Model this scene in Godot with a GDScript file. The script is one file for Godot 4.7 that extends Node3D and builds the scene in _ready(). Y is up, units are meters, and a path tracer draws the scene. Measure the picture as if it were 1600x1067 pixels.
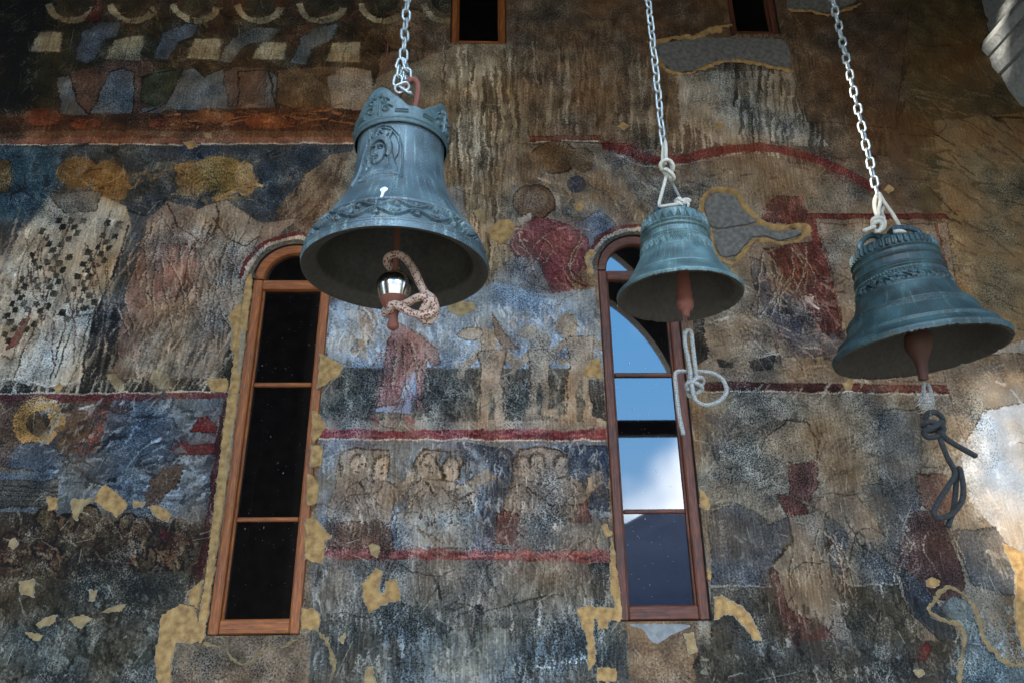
extends Node3D
# Three bronze bells on chains in the porch of a frescoed church: camera inside the porch, looking up at the church wall (the plane z = 0).

const FOCAL := 1100.0
const TX0 := -4.05
const TX1 := 4.55
const TY0 := 0.98
const TY1 := 6.12
const TW := 2048
const TH := 1224

var view := Basis()
var eye := Vector3(0, 1.6, 4.0)
var canvas: Image          # what the painting functions draw on
var canvas_scale := 1.0
var rng := RandomNumberGenerator.new()
var wave := FastNoiseLite.new()
var rough := FastNoiseLite.new()
var M := {}
# data of the fresco's finish, read by several threads
var n_mid: PackedByteArray
var n_fine: PackedByteArray
var n_streak: PackedByteArray
var n_big: PackedByteArray
var paint_px: PackedByteArray
var mask_px: PackedByteArray
var soft_px: PackedByteArray
var scratch_px: PackedByteArray
var crack_px: PackedByteArray
var out_rows := []
var out_high := []

# ---------------------------------------------------------------- camera geometry
func beam(px: float, py: float) -> Vector3:
	return view * Vector3((px - 800.0) / FOCAL, -(py - 533.5) / FOCAL, -1.0)

func at(px: float, py: float, z: float) -> Vector3:
	var d := beam(px, py)
	return eye + d * ((z - eye.z) / d.z)

func on_wall(px: float, py: float) -> Vector2:
	var p := at(px, py, 0.0)
	return Vector2(p.x, p.y)

func wall_z(x: float, y: float) -> float:
	return wave.get_noise_2d(x, y) * 0.009

# ---------------------------------------------------------------- things and parts
var taken := {}
func numbered(called: String) -> String:
	var n: int = taken.get(called, 0)
	taken[called] = n + 1
	return called if n == 0 else "%s_%03d" % [called, n]

func thing(called: String, label: String, category: String, where := Vector3.ZERO, group := "") -> Node3D:
	var o := Node3D.new()
	o.name = numbered(called)
	o.position = where
	add_child(o)
	o.set_meta("label", label)
	o.set_meta("category", category)
	if group:
		o.set_meta("group", group)
	return o

var part_count := {}
func part(called: String, mesh: Mesh, mat: Material, parent: Node, where := Vector3.ZERO, label := "") -> MeshInstance3D:
	var o := MeshInstance3D.new()
	var key := "%d/%s" % [parent.get_instance_id(), called]
	var n: int = part_count.get(key, 0)
	part_count[key] = n + 1
	o.name = called if n == 0 else "%s_%03d" % [called, n]
	o.mesh = mesh
	o.material_override = mat
	o.position = where
	parent.add_child(o, true)
	if label:
		o.set_meta("label", label)
	return o

func structure(called: String, mesh: Mesh, mat: Material, where := Vector3.ZERO) -> MeshInstance3D:
	var o := part(called, mesh, mat, self, where)
	o.set_meta("kind", "structure")
	return o

# ---------------------------------------------------------------- meshes
func grid(P: PackedVector3Array, nu: int, nv: int, wrap := false, uv := PackedVector2Array(), flip := false, skip := PackedByteArray()) -> ArrayMesh:
	var N := PackedVector3Array()
	N.resize(P.size())
	for j in nv:
		for i in nu:
			var ia := i - 1
			var ib := i + 1
			if wrap:
				ia = (i + nu - 1) % nu
				ib = (i + 1) % nu
			else:
				ia = maxi(ia, 0)
				ib = mini(ib, nu - 1)
			var du := P[j * nu + ib] - P[j * nu + ia]
			var dv := P[mini(j + 1, nv - 1) * nu + i] - P[maxi(j - 1, 0) * nu + i]
			var n := du.cross(dv).normalized()
			N[j * nu + i] = -n if flip else n
	var idx := PackedInt32Array()
	var cols := nu if wrap else nu - 1
	for j in nv - 1:
		for i in cols:
			if skip.size() and skip[j * nu + i]:
				continue
			var a := j * nu + i
			var b := j * nu + (i + 1) % nu
			var c := a + nu
			var d := b + nu
			if flip:
				idx.append_array(PackedInt32Array([a, b, c, b, d, c]))
			else:
				idx.append_array(PackedInt32Array([a, c, b, b, c, d]))
	var arr := []
	arr.resize(Mesh.ARRAY_MAX)
	arr[Mesh.ARRAY_VERTEX] = P
	arr[Mesh.ARRAY_NORMAL] = N
	if uv.size():
		arr[Mesh.ARRAY_TEX_UV] = uv
	arr[Mesh.ARRAY_INDEX] = idx
	var m := ArrayMesh.new()
	m.add_surface_from_arrays(Mesh.PRIMITIVE_TRIANGLES, arr)
	return m

func spline(pts: PackedVector3Array, step: float, closed := false) -> PackedVector3Array:
	var out := PackedVector3Array()
	var n := pts.size()
	var last := n if closed else n - 1
	for i in last:
		var a := pts[(i + n - 1) % n] if closed or i > 0 else pts[0] * 2.0 - pts[1]
		var b := pts[i]
		var c := pts[(i + 1) % n]
		var d := pts[(i + 2) % n] if closed or i + 2 < n else pts[n - 1] * 2.0 - pts[n - 2]
		var k := maxi(1, int(ceil(b.distance_to(c) / step)))
		for t in k:
			out.append(b.cubic_interpolate(c, a, d, float(t) / k))
	if not closed:
		out.append(pts[n - 1])
	return out

func tube(path: PackedVector3Array, radius: float, sides := 12, closed := false, wobble := 0.0, ends := true) -> ArrayMesh:
	var pts := path.duplicate()
	if closed:
		pts.append(path[0])
	var n := pts.size()
	var P := PackedVector3Array()
	var uv := PackedVector2Array()
	var rings := []
	var side := Vector3.ZERO
	var run := 0.0
	for k in n:
		var t: Vector3
		if closed:
			t = (pts[(k + 1) % (n - 1)] - pts[(k + n - 2) % (n - 1)]).normalized()
		else:
			t = (pts[mini(k + 1, n - 1)] - pts[maxi(k - 1, 0)]).normalized()
		if side == Vector3.ZERO:
			side = t.cross(Vector3(0.31, 0.2, 0.93)).normalized()
		side = (side - t * side.dot(t)).normalized()
		var up := t.cross(side)
		if k > 0:
			run += pts[k].distance_to(pts[k - 1])
		var r := radius * (1.0 + wobble * rough.get_noise_1d(run * 900.0))
		rings.append([pts[k], side, up, r, run, t])
	if ends and not closed:
		var f: Array = rings[0].duplicate()
		var l: Array = rings[n - 1].duplicate()
		var pre := f.duplicate()
		pre[0] = f[0] - f[5] * radius * 0.35
		pre[3] = f[3] * 0.7
		var tip := f.duplicate()
		tip[0] = f[0] - f[5] * radius * 0.5
		tip[3] = 0.0002
		var post := l.duplicate()
		post[0] = l[0] + l[5] * radius * 0.35
		post[3] = l[3] * 0.7
		var tail := l.duplicate()
		tail[0] = l[0] + l[5] * radius * 0.5
		tail[3] = 0.0002
		rings = [tip, pre] + rings + [post, tail]
	for ring in rings:
		for s in sides + 1:
			var a := TAU * s / sides
			P.append(ring[0] + (ring[1] * cos(a) + ring[2] * sin(a)) * ring[3])
			uv.append(Vector2(float(s) / sides, ring[4] / (TAU * radius)))
	return grid(P, sides + 1, rings.size(), false, uv)

func lathe(prof: PackedVector2Array, sides := 40, lump := 0.0) -> ArrayMesh:
	var P := PackedVector3Array()
	for p in prof:
		for s in sides:
			var a := TAU * s / sides
			var r := p.x * (1.0 + lump * rough.get_noise_3d(cos(a) * 40.0, sin(a) * 40.0, p.y * 700.0))
			P.append(Vector3(sin(a) * r, p.y, cos(a) * r))
	return grid(P, sides, prof.size(), true)

func chamfer_box(size: Vector3, c: float) -> ArrayMesh:
	var st := SurfaceTool.new()
	st.begin(Mesh.PRIMITIVE_TRIANGLES)
	st.set_smooth_group(-1)
	var h := size * 0.5
	var ax := [Vector3.RIGHT, Vector3.UP, Vector3.BACK]
	for k in 3:
		var u: Vector3 = ax[(k + 1) % 3]
		var v: Vector3 = ax[(k + 2) % 3]
		for s in [-1.0, 1.0]:
			var w: Vector3 = ax[k] * s * h[k]
			var hu := h[(k + 1) % 3] - c
			var hv := h[(k + 2) % 3] - c
			quad(st, w - u * hu - v * hv, w + u * hu - v * hv, w + u * hu + v * hv, w - u * hu + v * hv, w)
			# the chamfer along the edge shared with the next axis
			for t in [-1.0, 1.0]:
				var e: Vector3 = u * t * h[(k + 1) % 3]
				quad(st, w + u * t * hu - v * hv, w + u * t * hu + v * hv, e + ax[k] * s * (h[k] - c) + v * hv, e + ax[k] * s * (h[k] - c) - v * hv, w + e)
				for q in [-1.0, 1.0]:
					if k == 0:
						var f: Vector3 = v * q * h[(k + 2) % 3]
						var A: Vector3 = w + u * t * hu + v * q * hv
						var B: Vector3 = e + ax[k] * s * (h[k] - c) + v * q * hv
						var D: Vector3 = f + ax[k] * s * (h[k] - c) + u * t * hu
						tri(st, A, B, D, w + e + f)
	st.generate_normals()
	return st.commit()

func tri(st: SurfaceTool, a: Vector3, b: Vector3, c: Vector3, outward: Vector3) -> void:
	if (b - a).cross(c - a).dot(outward) > 0.0:
		var s := b
		b = c
		c = s
	for p in [a, b, c]:
		st.add_vertex(p)

func quad(st: SurfaceTool, a: Vector3, b: Vector3, c: Vector3, d: Vector3, outward: Vector3) -> void:
	tri(st, a, b, c, outward)
	tri(st, a, c, d, outward)

# a slab with an irregular outline lying on the wall: flat top at wall_z + high, bevelled edge down to wall_z + low
func slab(outline: PackedVector2Array, low: float, high: float, bevel: float, jag: float, step := 0.006) -> ArrayMesh:
	var o := PackedVector2Array()
	var n := outline.size()
	for i in n:
		var z := outline[(i + n - 1) % n]
		var a := outline[i]
		var b := outline[(i + 1) % n]
		var c := outline[(i + 2) % n]
		var k := maxi(1, int(ceil(a.distance_to(b) / step)))
		for t in k:
			var p := a.lerp(b, float(t) / k).lerp(a.cubic_interpolate(b, z, c, float(t) / k), 0.6)
			p += Vector2(rough.get_noise_2d(p.x * 900.0, p.y * 900.0), rough.get_noise_2d(p.x * 900.0 + 500.0, p.y * 900.0)) * jag * 1.5
			o.append(p + Vector2(rough.get_noise_2d(p.x * 3800.0, p.y * 3800.0), rough.get_noise_2d(p.x * 3800.0 + 500.0, p.y * 3800.0)) * jag)
	if Geometry2D.is_polygon_clockwise(o):
		o.reverse()
	n = o.size()
	var inner := PackedVector2Array()
	for i in n:
		var t := (o[(i + 1) % n] - o[(i + n - 1) % n]).normalized()
		inner.append(o[i] + Vector2(-t.y, t.x) * bevel)
	var top := Geometry2D.triangulate_polygon(inner)
	if top.is_empty():
		inner = o.duplicate()
		top = Geometry2D.triangulate_polygon(inner)
	var st := SurfaceTool.new()
	st.begin(Mesh.PRIMITIVE_TRIANGLES)
	st.set_smooth_group(-1)
	var out := Vector3.BACK
	var topz := PackedVector3Array()
	var basez := PackedVector3Array()
	for i in n:
		topz.append(Vector3(inner[i].x, inner[i].y, wall_z(inner[i].x, inner[i].y) + high + 0.0012 * rough.get_noise_2d(inner[i].x * 300.0, inner[i].y * 300.0)))
		basez.append(Vector3(o[i].x, o[i].y, wall_z(o[i].x, o[i].y) + low))
	for i in range(0, top.size(), 3):
		tri(st, topz[top[i]], topz[top[i + 1]], topz[top[i + 2]], out)
	for i in n:
		var j := (i + 1) % n
		var e := o[j] - o[i]
		quad(st, basez[i], basez[j], topz[j], topz[i], Vector3(e.y, -e.x, 0.004))
	st.generate_normals()
	return st.commit()

func wall_points(px: Array) -> PackedVector2Array:
	var o := PackedVector2Array()
	for i in range(0, px.size(), 2):
		o.append(on_wall(px[i], px[i + 1]))
	return o

# a ragged raised lip of mortar along a line on the wall
func ridge(px: Array, width: float, height: float) -> ArrayMesh:
	var p3 := PackedVector3Array()
	for p in wall_points(px):
		p3.append(Vector3(p.x, p.y, 0))
	var path := spline(p3, 0.011)
	var n := path.size()
	var P := PackedVector3Array()
	for k in n:
		var t := (path[mini(k + 1, n - 1)] - path[maxi(k - 1, 0)]).normalized()
		var s := Vector3(-t.y, t.x, 0)
		var w := width * (0.5 + 0.5 * rough.get_noise_2d(path[k].x * 260.0, path[k].y * 260.0)) * clampf(minf(k, n - 1 - k) / 3.0, 0.25, 1.0)
		var c := path[k] + s * 0.010 * rough.get_noise_2d(path[k].x * 420.0 + 90.0, path[k].y * 420.0)
		for m in 9:
			var f := (m - 4) / 4.0
			var q := c + s * w * f
			q += s * 0.009 * rough.get_noise_2d(q.x * 1500.0 + m * 31.0, q.y * 1500.0)
			var hh := pow(maxf(0.0, 1.0 - f * f), 0.6) * (0.75 + 0.8 * rough.get_noise_2d(q.x * 1400.0, q.y * 1400.0))
			P.append(Vector3(q.x, q.y, wall_z(q.x, q.y) - 0.024 * absf(f) + height * hh))
	return grid(P, 9, n, false, PackedVector2Array(), true)

# ---------------------------------------------------------------- painting the fresco
func tex(px: float, py: float) -> Vector2:
	var w := on_wall(px, py)
	return Vector2((w.x - TX0) / (TX1 - TX0) * TW, (TY1 - w.y) / (TY1 - TY0) * TH) * canvas_scale

func fill(poly: PackedVector2Array, c: Color) -> void:
	var lo := 1e9
	var hi := -1e9
	for p in poly:
		lo = minf(lo, p.y)
		hi = maxf(hi, p.y)
	var n := poly.size()
	var w := canvas.get_width()
	for y in range(maxi(0, int(lo)), mini(canvas.get_height() - 1, int(hi)) + 1):
		var yy := y + 0.5
		var xs := []
		for i in n:
			var a := poly[i]
			var b := poly[(i + 1) % n]
			if (a.y <= yy) != (b.y <= yy):
				xs.append(a.x + (yy - a.y) / (b.y - a.y) * (b.x - a.x))
		xs.sort()
		for k in range(0, xs.size() - 1, 2):
			var x0 := clampi(int(round(xs[k])), 0, w)
			var x1 := clampi(int(round(xs[k + 1])), 0, w)
			if x1 > x0:
				canvas.fill_rect(Rect2i(x0, y, x1 - x0, 1), c)

func P(c: String, px: Array) -> void:
	var poly := PackedVector2Array()
	for i in range(0, px.size(), 2):
		poly.append(tex(px[i], px[i + 1]))
	fill(poly, Color(c))
	# most shapes were drawn with a thin dark contour
	var box := Rect2(poly[0], Vector2.ZERO)
	for p in poly:
		box = box.expand(p)
	if canvas_scale == 1.0 and box.size.x < 330.0 and box.size.y < 330.0 and box.size.x * box.size.y > 500.0:
		var d := Color(c).lerp(Color("1d150e"), 0.5)
		for i in poly.size():
			seg(poly[i], poly[(i + 1) % poly.size()], 1.5, d)

func seg(a: Vector2, b: Vector2, w: float, c: Color) -> void:
	var t := (b - a).normalized()
	var s := Vector2(-t.y, t.x) * w * 0.5
	var e := t * w * 0.25
	fill(PackedVector2Array([a - e + s, b + e + s, b + e - s, a - e - s]), c)

func L(c: String, w: float, px: Array) -> void:
	for i in range(0, px.size() - 2, 2):
		seg(tex(px[i], px[i + 1]), tex(px[i + 2], px[i + 3]), w * canvas_scale, Color(c))

func E(c: String, x: float, y: float, rx: float, ry: float) -> void:
	var poly := PackedVector2Array()
	for k in 26:
		poly.append(tex(x + cos(TAU * k / 26) * rx, y + sin(TAU * k / 26) * ry))
	fill(poly, Color(c))

func ring(c: String, w: float, x: float, y: float, rx: float, ry: float, a0 := 0.0, a1 := TAU) -> void:
	var q := []
	for k in 25:
		var a := lerpf(a0, a1, k / 24.0)
		q.append(x + cos(a) * rx)
		q.append(y + sin(a) * ry)
	L(c, w, q)

# short brush marks over a patch of the picture
func brush(c: String, n: int, x0: float, y0: float, x1: float, y1: float, ang: float, spread: float, length: float, w: float) -> void:
	for k in n:
		var x := rng.randf_range(x0, x1)
		var y := rng.randf_range(y0, y1)
		var a := deg_to_rad(ang + rng.randf_range(-spread, spread))
		var l := length * rng.randf_range(0.4, 1.2)
		var col := Color(c)
		var f := rng.randf_range(0.8, 1.2)
		col = Color(col.r * f, col.g * f, col.b * f)
		var tp := tex(x, y)
		if tp.x >= 0.0 and tp.y >= 0.0 and tp.x < TW and tp.y < TH:
			col = canvas.get_pixel(int(tp.x), int(tp.y)).lerp(col, 0.5)
		seg(tex(x, y), tex(x + cos(a) * l, y + sin(a) * l), w * rng.randf_range(0.5, 1.3), col)

func folds(x: float, y: float, w: float, h: float, n: int) -> void:
	# drapery: dark bowed lines, each with a paler one beside it
	for k in n:
		var x0 := x + rng.randf() * w
		var y0 := y + rng.randf() * h * 0.4
		var dx := rng.randf_range(-0.25, 0.25) * w
		var hh := rng.randf_range(0.3, 0.6) * h
		var bow := rng.randf_range(-0.15, 0.15) * w
		var q := []
		for s in 7:
			var f := s / 6.0
			q.append(x0 + dx * f + bow * sin(PI * f))
			q.append(y0 + hh * f)
		L("44362a", 1.5, q)
		for s in range(0, 14, 2):
			q[s] += 2.5
		L("84776a", 1.2, q)

func figure(robe: String, skin: String, x: float, y: float, h: float, lean := 0.0) -> void:
	# a small painted walking figure: head, body, arms and legs
	var w := h * 0.13
	L(skin, w * 0.8, [x + lean * h * 0.3, y + h * 0.17, x + lean * h * 0.1, y + h * 0.3])
	E(skin, x + lean * h * 0.36, y + h * 0.08, w * 0.8, w)
	P(robe, [x - w, y + h * 0.2, x + w * 1.2, y + h * 0.18, x + w, y + h * 0.5, x + w * 0.9, y + h * 0.62, x - w * 0.8, y + h * 0.62, x - w * 0.7, y + h * 0.45])
	L(skin, w * 0.55, [x + w, y + h * 0.22, x + w * 2.4, y + h * 0.34, x + w * 3.2, y + h * 0.3])
	L(skin, w * 0.55, [x - w * 0.8, y + h * 0.22, x - w * 2.2, y + h * 0.36, x - w * 2.6, y + h * 0.48])
	L(skin, w * 0.75, [x - w * 0.4, y + h * 0.6, x - w * 0.7, y + h * 0.8, x - w * 0.5, y + h, x - w * 1.1, y + h * 1.02])
	L(skin, w * 0.75, [x + w * 0.5, y + h * 0.6, x + w * 0.9, y + h * 0.8, x + w * 0.8, y + h, x + w * 1.6, y + h * 1.02])
	L("3a2c20", 1.5, [x - w, y + h * 0.2, x - w * 0.7, y + h * 0.45, x - w * 0.8, y + h * 0.62, x - w * 0.9, y + h * 0.95])
	L("3a2c20", 1.5, [x + w * 1.2, y + h * 0.18, x + w, y + h * 0.5, x + w * 1.2, y + h * 0.95])

func paint_fresco() -> void:
	canvas = Image.create_empty(TW, TH, false, Image.FORMAT_RGB8)
	canvas.fill(Color("63503a"))
	rng.seed = 11
	# the upper register
	P("40321f", [-300, -100, 720, -100, 620, 230, -300, 232])
	P("232117", [-300, -100, 120, -100, 70, 130, 60, 190, -300, 200])
	P("33301f", [60, 60, 150, 20, 330, 30, 200, 120, 120, 200, 40, 190])
	P("614c35", [620, -60, 1010, -60, 1010, 225, 560, 228, 590, 120])
	P("594530", [1000, -60, 1420, -60, 1440, 330, 1000, 235])
	P("574627", [1380, -60, 1750, -60, 1750, 620, 1540, 640, 1440, 330])
	P("6f5a39", [1460, 190, 1750, 160, 1750, 600, 1530, 600, 1480, 420])
	brush("2f2818", 150, 0, 0, 640, 160, 20, 50, 40, 6)
	brush("5a4526", 110, 120, 0, 690, 210, 10, 60, 34, 5)
	brush("5c2c18", 50, 150, 0, 560, 60, 0, 70, 26, 7)
	brush("76603d", 160, 1420, 100, 1640, 600, 20, 22, 46, 4)
	brush("4a3a20", 160, 1400, 0, 1640, 520, 22, 22, 50, 4)
	brush("6e4c28", 50, 1420, 0, 1640, 380, 20, 40, 40, 4)
	brush("4a3724", 200, 640, 20, 1040, 220, 88, 14, 46, 5)
	brush("8d7a5e", 120, 700, 60, 1060, 225, 90, 8, 60, 4)
	brush("43341f", 160, 1040, 60, 1420, 225, 85, 30, 36, 5)
	# seated row with haloes and open books at the top
	for k in 7:
		var x := 60.0 + 98.0 * k
		ring("7a6a48", 14, x + 50, 6, 34, 26, 0.3, PI * 0.5)
		ring("8c7b55", 11, x + 48, 5, 33, 27, PI * 0.55, PI - 0.1)
		brush("463c28", 14, x + 14, 10, x + 84, 34, 20, 60, 12, 3)
		E("3a3322", x + 50, 0, 24, 20)
	P("5a2a1c", [150, 0, 160, 0, 158, 30, 132, 32])
	P("4b5058", [116, 92, 128, 50, 160, 32, 186, 36, 182, 56, 160, 62, 148, 92, 132, 98])
	P("4c525a", [240, 92, 252, 52, 290, 36, 312, 38, 300, 58, 276, 66, 262, 94])
	P("57564f", [338, 96, 362, 60, 400, 42, 440, 44, 420, 62, 384, 70, 362, 98])
	P("4e5356", [454, 100, 470, 60, 500, 40, 530, 38, 512, 66, 486, 78, 478, 102])
	for b in [[46, 80, 62, 48, 98, 52, 92, 82], [164, 92, 178, 60, 226, 56, 220, 96], [290, 92, 304, 60, 347, 62, 338, 94], [392, 92, 410, 64, 449, 66, 446, 94], [508, 96, 520, 66, 562, 64, 562, 98]]:
		P("84785a", b)
		L("4f4630", 2.5, b + [b[0], b[1]])
		L("5b5138", 2, [(b[0] + b[6]) * 0.5, (b[1] + b[7]) * 0.5, (b[2] + b[4]) * 0.5, (b[3] + b[5]) * 0.5])
		for k in 3:
			var f := 0.25 + 0.25 * k
			L("766a4a", 1.4, [lerpf(b[0], b[2], f), lerpf(b[1], b[3], f), lerpf(b[6], b[4], f), lerpf(b[7], b[5], f)])
	P("5c4030", [110, 112, 180, 92, 236, 96, 250, 150, 240, 190, 100, 190])
	P("565a60", [88, 120, 108, 118, 118, 160, 140, 178, 140, 184, 96, 184])
	P("565b61", [142, 178, 170, 112, 190, 106, 210, 114, 206, 180])
	P("3c402f", [220, 120, 250, 108, 284, 106, 284, 150, 250, 166, 222, 160])
	P("585b5f", [218, 180, 220, 168, 262, 160, 284, 112, 304, 106, 318, 120, 346, 106, 360, 150, 372, 112, 420, 108, 432, 120, 430, 168, 330, 172, 262, 172, 232, 182])
	P("5d4a40", [350, 112, 366, 104, 416, 106, 412, 164, 356, 166])
	P("5f4527", [434, 110, 520, 104, 560, 110, 556, 172, 470, 176, 432, 160])
	P("7c6a55", [510, 120, 540, 104, 580, 110, 590, 190, 520, 186])
	for o in [[88, 120, 108, 118, 118, 160, 140, 178], [142, 178, 170, 112, 190, 106, 210, 114, 206, 180], [220, 160, 222, 120, 284, 106, 262, 160, 218, 180], [304, 106, 318, 120, 346, 106], [372, 164, 372, 112, 420, 108, 430, 168]]:
		L("2a2218", 2.5, o)
	# orange ground under them and the red border
	P("4a2e1c", [-300, 176, 90, 180, 260, 176, 420, 168, 590, 172, 610, 206, 0, 206, -300, 206])
	E("73381a", 64, 182, 30, 14)
	E("70361a", 132, 194, 24, 9)
	E("70381a", 260, 192, 30, 10)
	E("7a451e", 330, 182, 36, 11)
	E("743c1c", 420, 190, 40, 11)
	brush("a0622a", 60, 240, 168, 600, 200, 0, 20, 26, 4)
	brush("3b2a16", 60, 0, 170, 600, 212, 0, 24, 30, 3)
	P("5e4026", [-300, 206, 620, 204, 620, 216, -300, 218])
	P("7d4a34", [-300, 217, 700, 214, 700, 222, -300, 226])
	L("9a8d78", 3, [-300, 227, 0, 227, 540, 224, 700, 222, 935, 221])
	P("6a3326", [690, 213, 940, 213, 940, 219, 690, 221])
	# the panel of robed figures, left
	P("343c46", [-300, 228, 560, 226, 520, 400, 380, 620, -300, 620])
	P("2d4654", [-300, 230, 95, 230, 85, 300, 40, 345, -300, 360])
	brush("4b5663", 260, 0, 232, 560, 330, 40, 60, 20, 3)
	brush("1f242b", 140, 0, 232, 560, 340, 40, 70, 26, 5)
	P("3f4854", [196, 330, 236, 340, 196, 420, 170, 520, 150, 560, 196, 430])
	P("23252a", [156, 470, 200, 480, 184, 560, 160, 612, 120, 612, 130, 560])
	P("282823", [-300, 588, 380, 586, 380, 616, -300, 616])
	P("24241f", [344, 520, 372, 500, 368, 600, 338, 600])
	E("644820", 122, 272, 36, 25)
	E("70501f", 168, 282, 30, 30)
	E("7b5d2e", 188, 288, 14, 24)
	E("6b4e28", 300, 280, 26, 30)
	E("72551f", 340, 272, 46, 28)
	E("86652f", 292, 262, 20, 8)
	E("8c6a36", 382, 280, 15, 28)
	E("94702f", 342, 308, 11, 7)
	P("5a431f", [-300, 248, 14, 250, 17, 280, 10, 300, -300, 300])
	P("6c5a44", [520, 240, 600, 230, 560, 300, 480, 370, 430, 330, 480, 270])
	brush("4a3320", 60, 440, 240, 590, 350, 125, 14, 50, 4)
	brush("8b6b33", 60, 90, 248, 400, 312, 10, 60, 18, 5)
	brush("3d2b14", 60, 86, 246, 400, 314, 10, 60, 18, 3)
	# patterned robe
	P("857b68", [40, 350, 76, 308, 120, 316, 160, 308, 196, 322, 204, 352, 180, 420, 150, 480, 128, 600, 70, 606, 0, 592, -300, 600, -300, 400, 10, 400])
	P("918c80", [60, 500, 146, 480, 128, 600, 70, 606, 20, 590])
	P("60574b", [76, 300, 160, 300, 150, 330, 100, 334])
	brush("6a6152", 180, 0, 320, 190, 590, 108, 14, 40, 3)
	brush("a39c8c", 160, 0, 330, 190, 600, 106, 16, 34, 3)
	for j in 22:
		for i in 18:
			var v := j * 9.4
			var u := i * 9.4
			var x := 70.0 + u - v * 0.42
			var y := 338.0 + v + u * 0.06
			if (i + j) % 2 == 0 and x > -90 and x < 186 - v * 0.36 and rng.randf() < 0.8 and not (i > 6 and i < 9) and v + u * 0.5 < 200:
				P(["1e1e1c", "2b2a26", "3a3730"][rng.randi() % 3], [x, y, x + 9, y + 1, x + 5.5, y + 10, x - 3.5, y + 9])
	P("6a3a30", [36, 500, 46, 486, 28, 540, 8, 546])
	L("3b352b", 2.5, [110, 340, 70, 470, 20, 590])
	L("3b352b", 2, [172, 330, 130, 450, 84, 590])
	L("3b352b", 2, [78, 590, 100, 500, 140, 490, 118, 580])
	L("4a4335", 2, [0, 555, 20, 560, 40, 500])
	L("aaa496", 2.5, [0, 592, 40, 590, 70, 604, 112, 598, 128, 590])
	L("5c5648", 2, [-300, 380, 0, 390, 60, 330, 80, 308])
	L("20201e", 3, [200, 352, 176, 430, 150, 480, 140, 520, 126, 600])
	# brown and rose robe
	P("715f50", [232, 340, 262, 314, 320, 330, 352, 312, 400, 350, 470, 340, 420, 380, 396, 420, 372, 500, 340, 594, 300, 590, 166, 592, 190, 540, 206, 430])
	P("705547", [226, 380, 312, 382, 304, 420, 284, 460, 216, 480, 190, 560, 182, 550, 204, 430])
	P("74503f", [262, 384, 312, 382, 296, 430, 280, 460])
	P("726a5e", [240, 500, 300, 480, 350, 500, 340, 594, 200, 580])
	P("75695a", [300, 330, 352, 312, 410, 350, 370, 500, 310, 480])
	brush("3e3a38", 130, 190, 470, 345, 590, 112, 10, 40, 3)
	brush("93836f", 150, 200, 330, 390, 590, 110, 25, 36, 3)
	brush("4d382b", 110, 210, 330, 400, 520, 108, 30, 36, 3)
	brush("8a5a4a", 40, 240, 384, 310, 440, 100, 10, 34, 3)
	for o in [[262, 318, 276, 352, 316, 382, 330, 350], [332, 340, 352, 372, 384, 386, 404, 370], [300, 382, 286, 440, 272, 470], [340, 322, 338, 350, 320, 380]]:
		L("3d2f24", 2.4, o)
	folds(20, 340, 150, 240, 14)
	folds(220, 330, 150, 240, 22)
	P("807550", [164, 584, 180, 580, 194, 606, 190, 614, 178, 610])
	P("7d7352", [236, 580, 262, 580, 270, 608, 252, 610, 232, 596])
	P("6b644d", [200, 586, 216, 596, 220, 600, 206, 598])
	# red line and the lower left scene
	P("5a2a2a", [-300, 616, 350, 612, 352, 624, 60, 627, -300, 628])
	L("8d8270", 2.5, [-300, 616, 0, 615, 354, 612])
	P("503d2f", [-300, 628, 176, 626, 156, 690, 130, 724, -300, 740])
	P("6e3a2c", [160, 630, 176, 628, 162, 690, 132, 720, 120, 700, 150, 670])
	ring("8f6324", 21, 60, 660, 28, 27)
	E("3a2f22", 60, 662, 19, 19)
	E("57452f", 60, 668, 10, 14)
	P("3f4650", [20, 700, 50, 690, 86, 700, 100, 730, 60, 736, 10, 730])
	P("525d68", [176, 626, 346, 622, 338, 700, 322, 810, 60, 800, -300, 790, -300, 745, 110, 735, 150, 700])
	P("3b4450", [170, 660, 260, 640, 300, 700, 200, 740, 130, 760])
	P("5d646c", [240, 720, 330, 700, 318, 820, 230, 800])
	brush("7b8794", 200, 60, 628, 340, 800, -25, 40, 24, 3)
	brush("252a33", 180, 60, 628, 330, 800, -25, 50, 26, 5)
	P("5c1f20", [296, 674, 310, 654, 322, 650, 338, 664, 338, 676])
	P("5c2224", [262, 702, 284, 688, 300, 696, 338, 692, 338, 708, 290, 710])
	P("66605a", [268, 704, 282, 694, 292, 708])
	P("4f3d2f", [220, 790, 232, 752, 262, 728, 284, 726, 276, 756, 254, 780, 240, 794])
	P("4b443a", [-300, 748, 90, 750, 90, 790, -300, 800])
	for k in 5:
		L("2b2a28", 1.6, [0, 758 + k * 8, 90, 762 + k * 7])
	P("3c342a", [-300, 800, 60, 800, 130, 810, 320, 818, 308, 910, 250, 930, -300, 960])
	for k in 17:
		var x := rng.randf_range(-10, 300)
		var y := rng.randf_range(812, 880)
		E(["4c2f1f", "5a3a22", "432a22", "604a30"][k % 4], x, y, 15, 17)
		ring("1c1612", 3, x, y, 16, 18)
		E("54452f", x + 3, y + 6, 8, 9)
	for k in 3:
		E(["4b3a1f", "4a3720", "5b3d1f"][k], [68, 138, 220][k], [812, 806, 828][k], 17, 18)
		ring("191511", 3.5, [68, 138, 220][k], [812, 806, 828][k], 17, 18)
	P("4a1f24", [240, 822, 262, 818, 274, 840, 250, 846])
	brush("241c16", 220, -10, 800, 310, 910, 80, 60, 20, 4)
	brush("8b7a58", 240, -10, 800, 310, 1000, 60, 80, 10, 3)
	P("3d3a31", [-300, 900, 120, 905, 300, 890, 290, 940, 250, 980, 240, 1200, -300, 1200])
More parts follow.
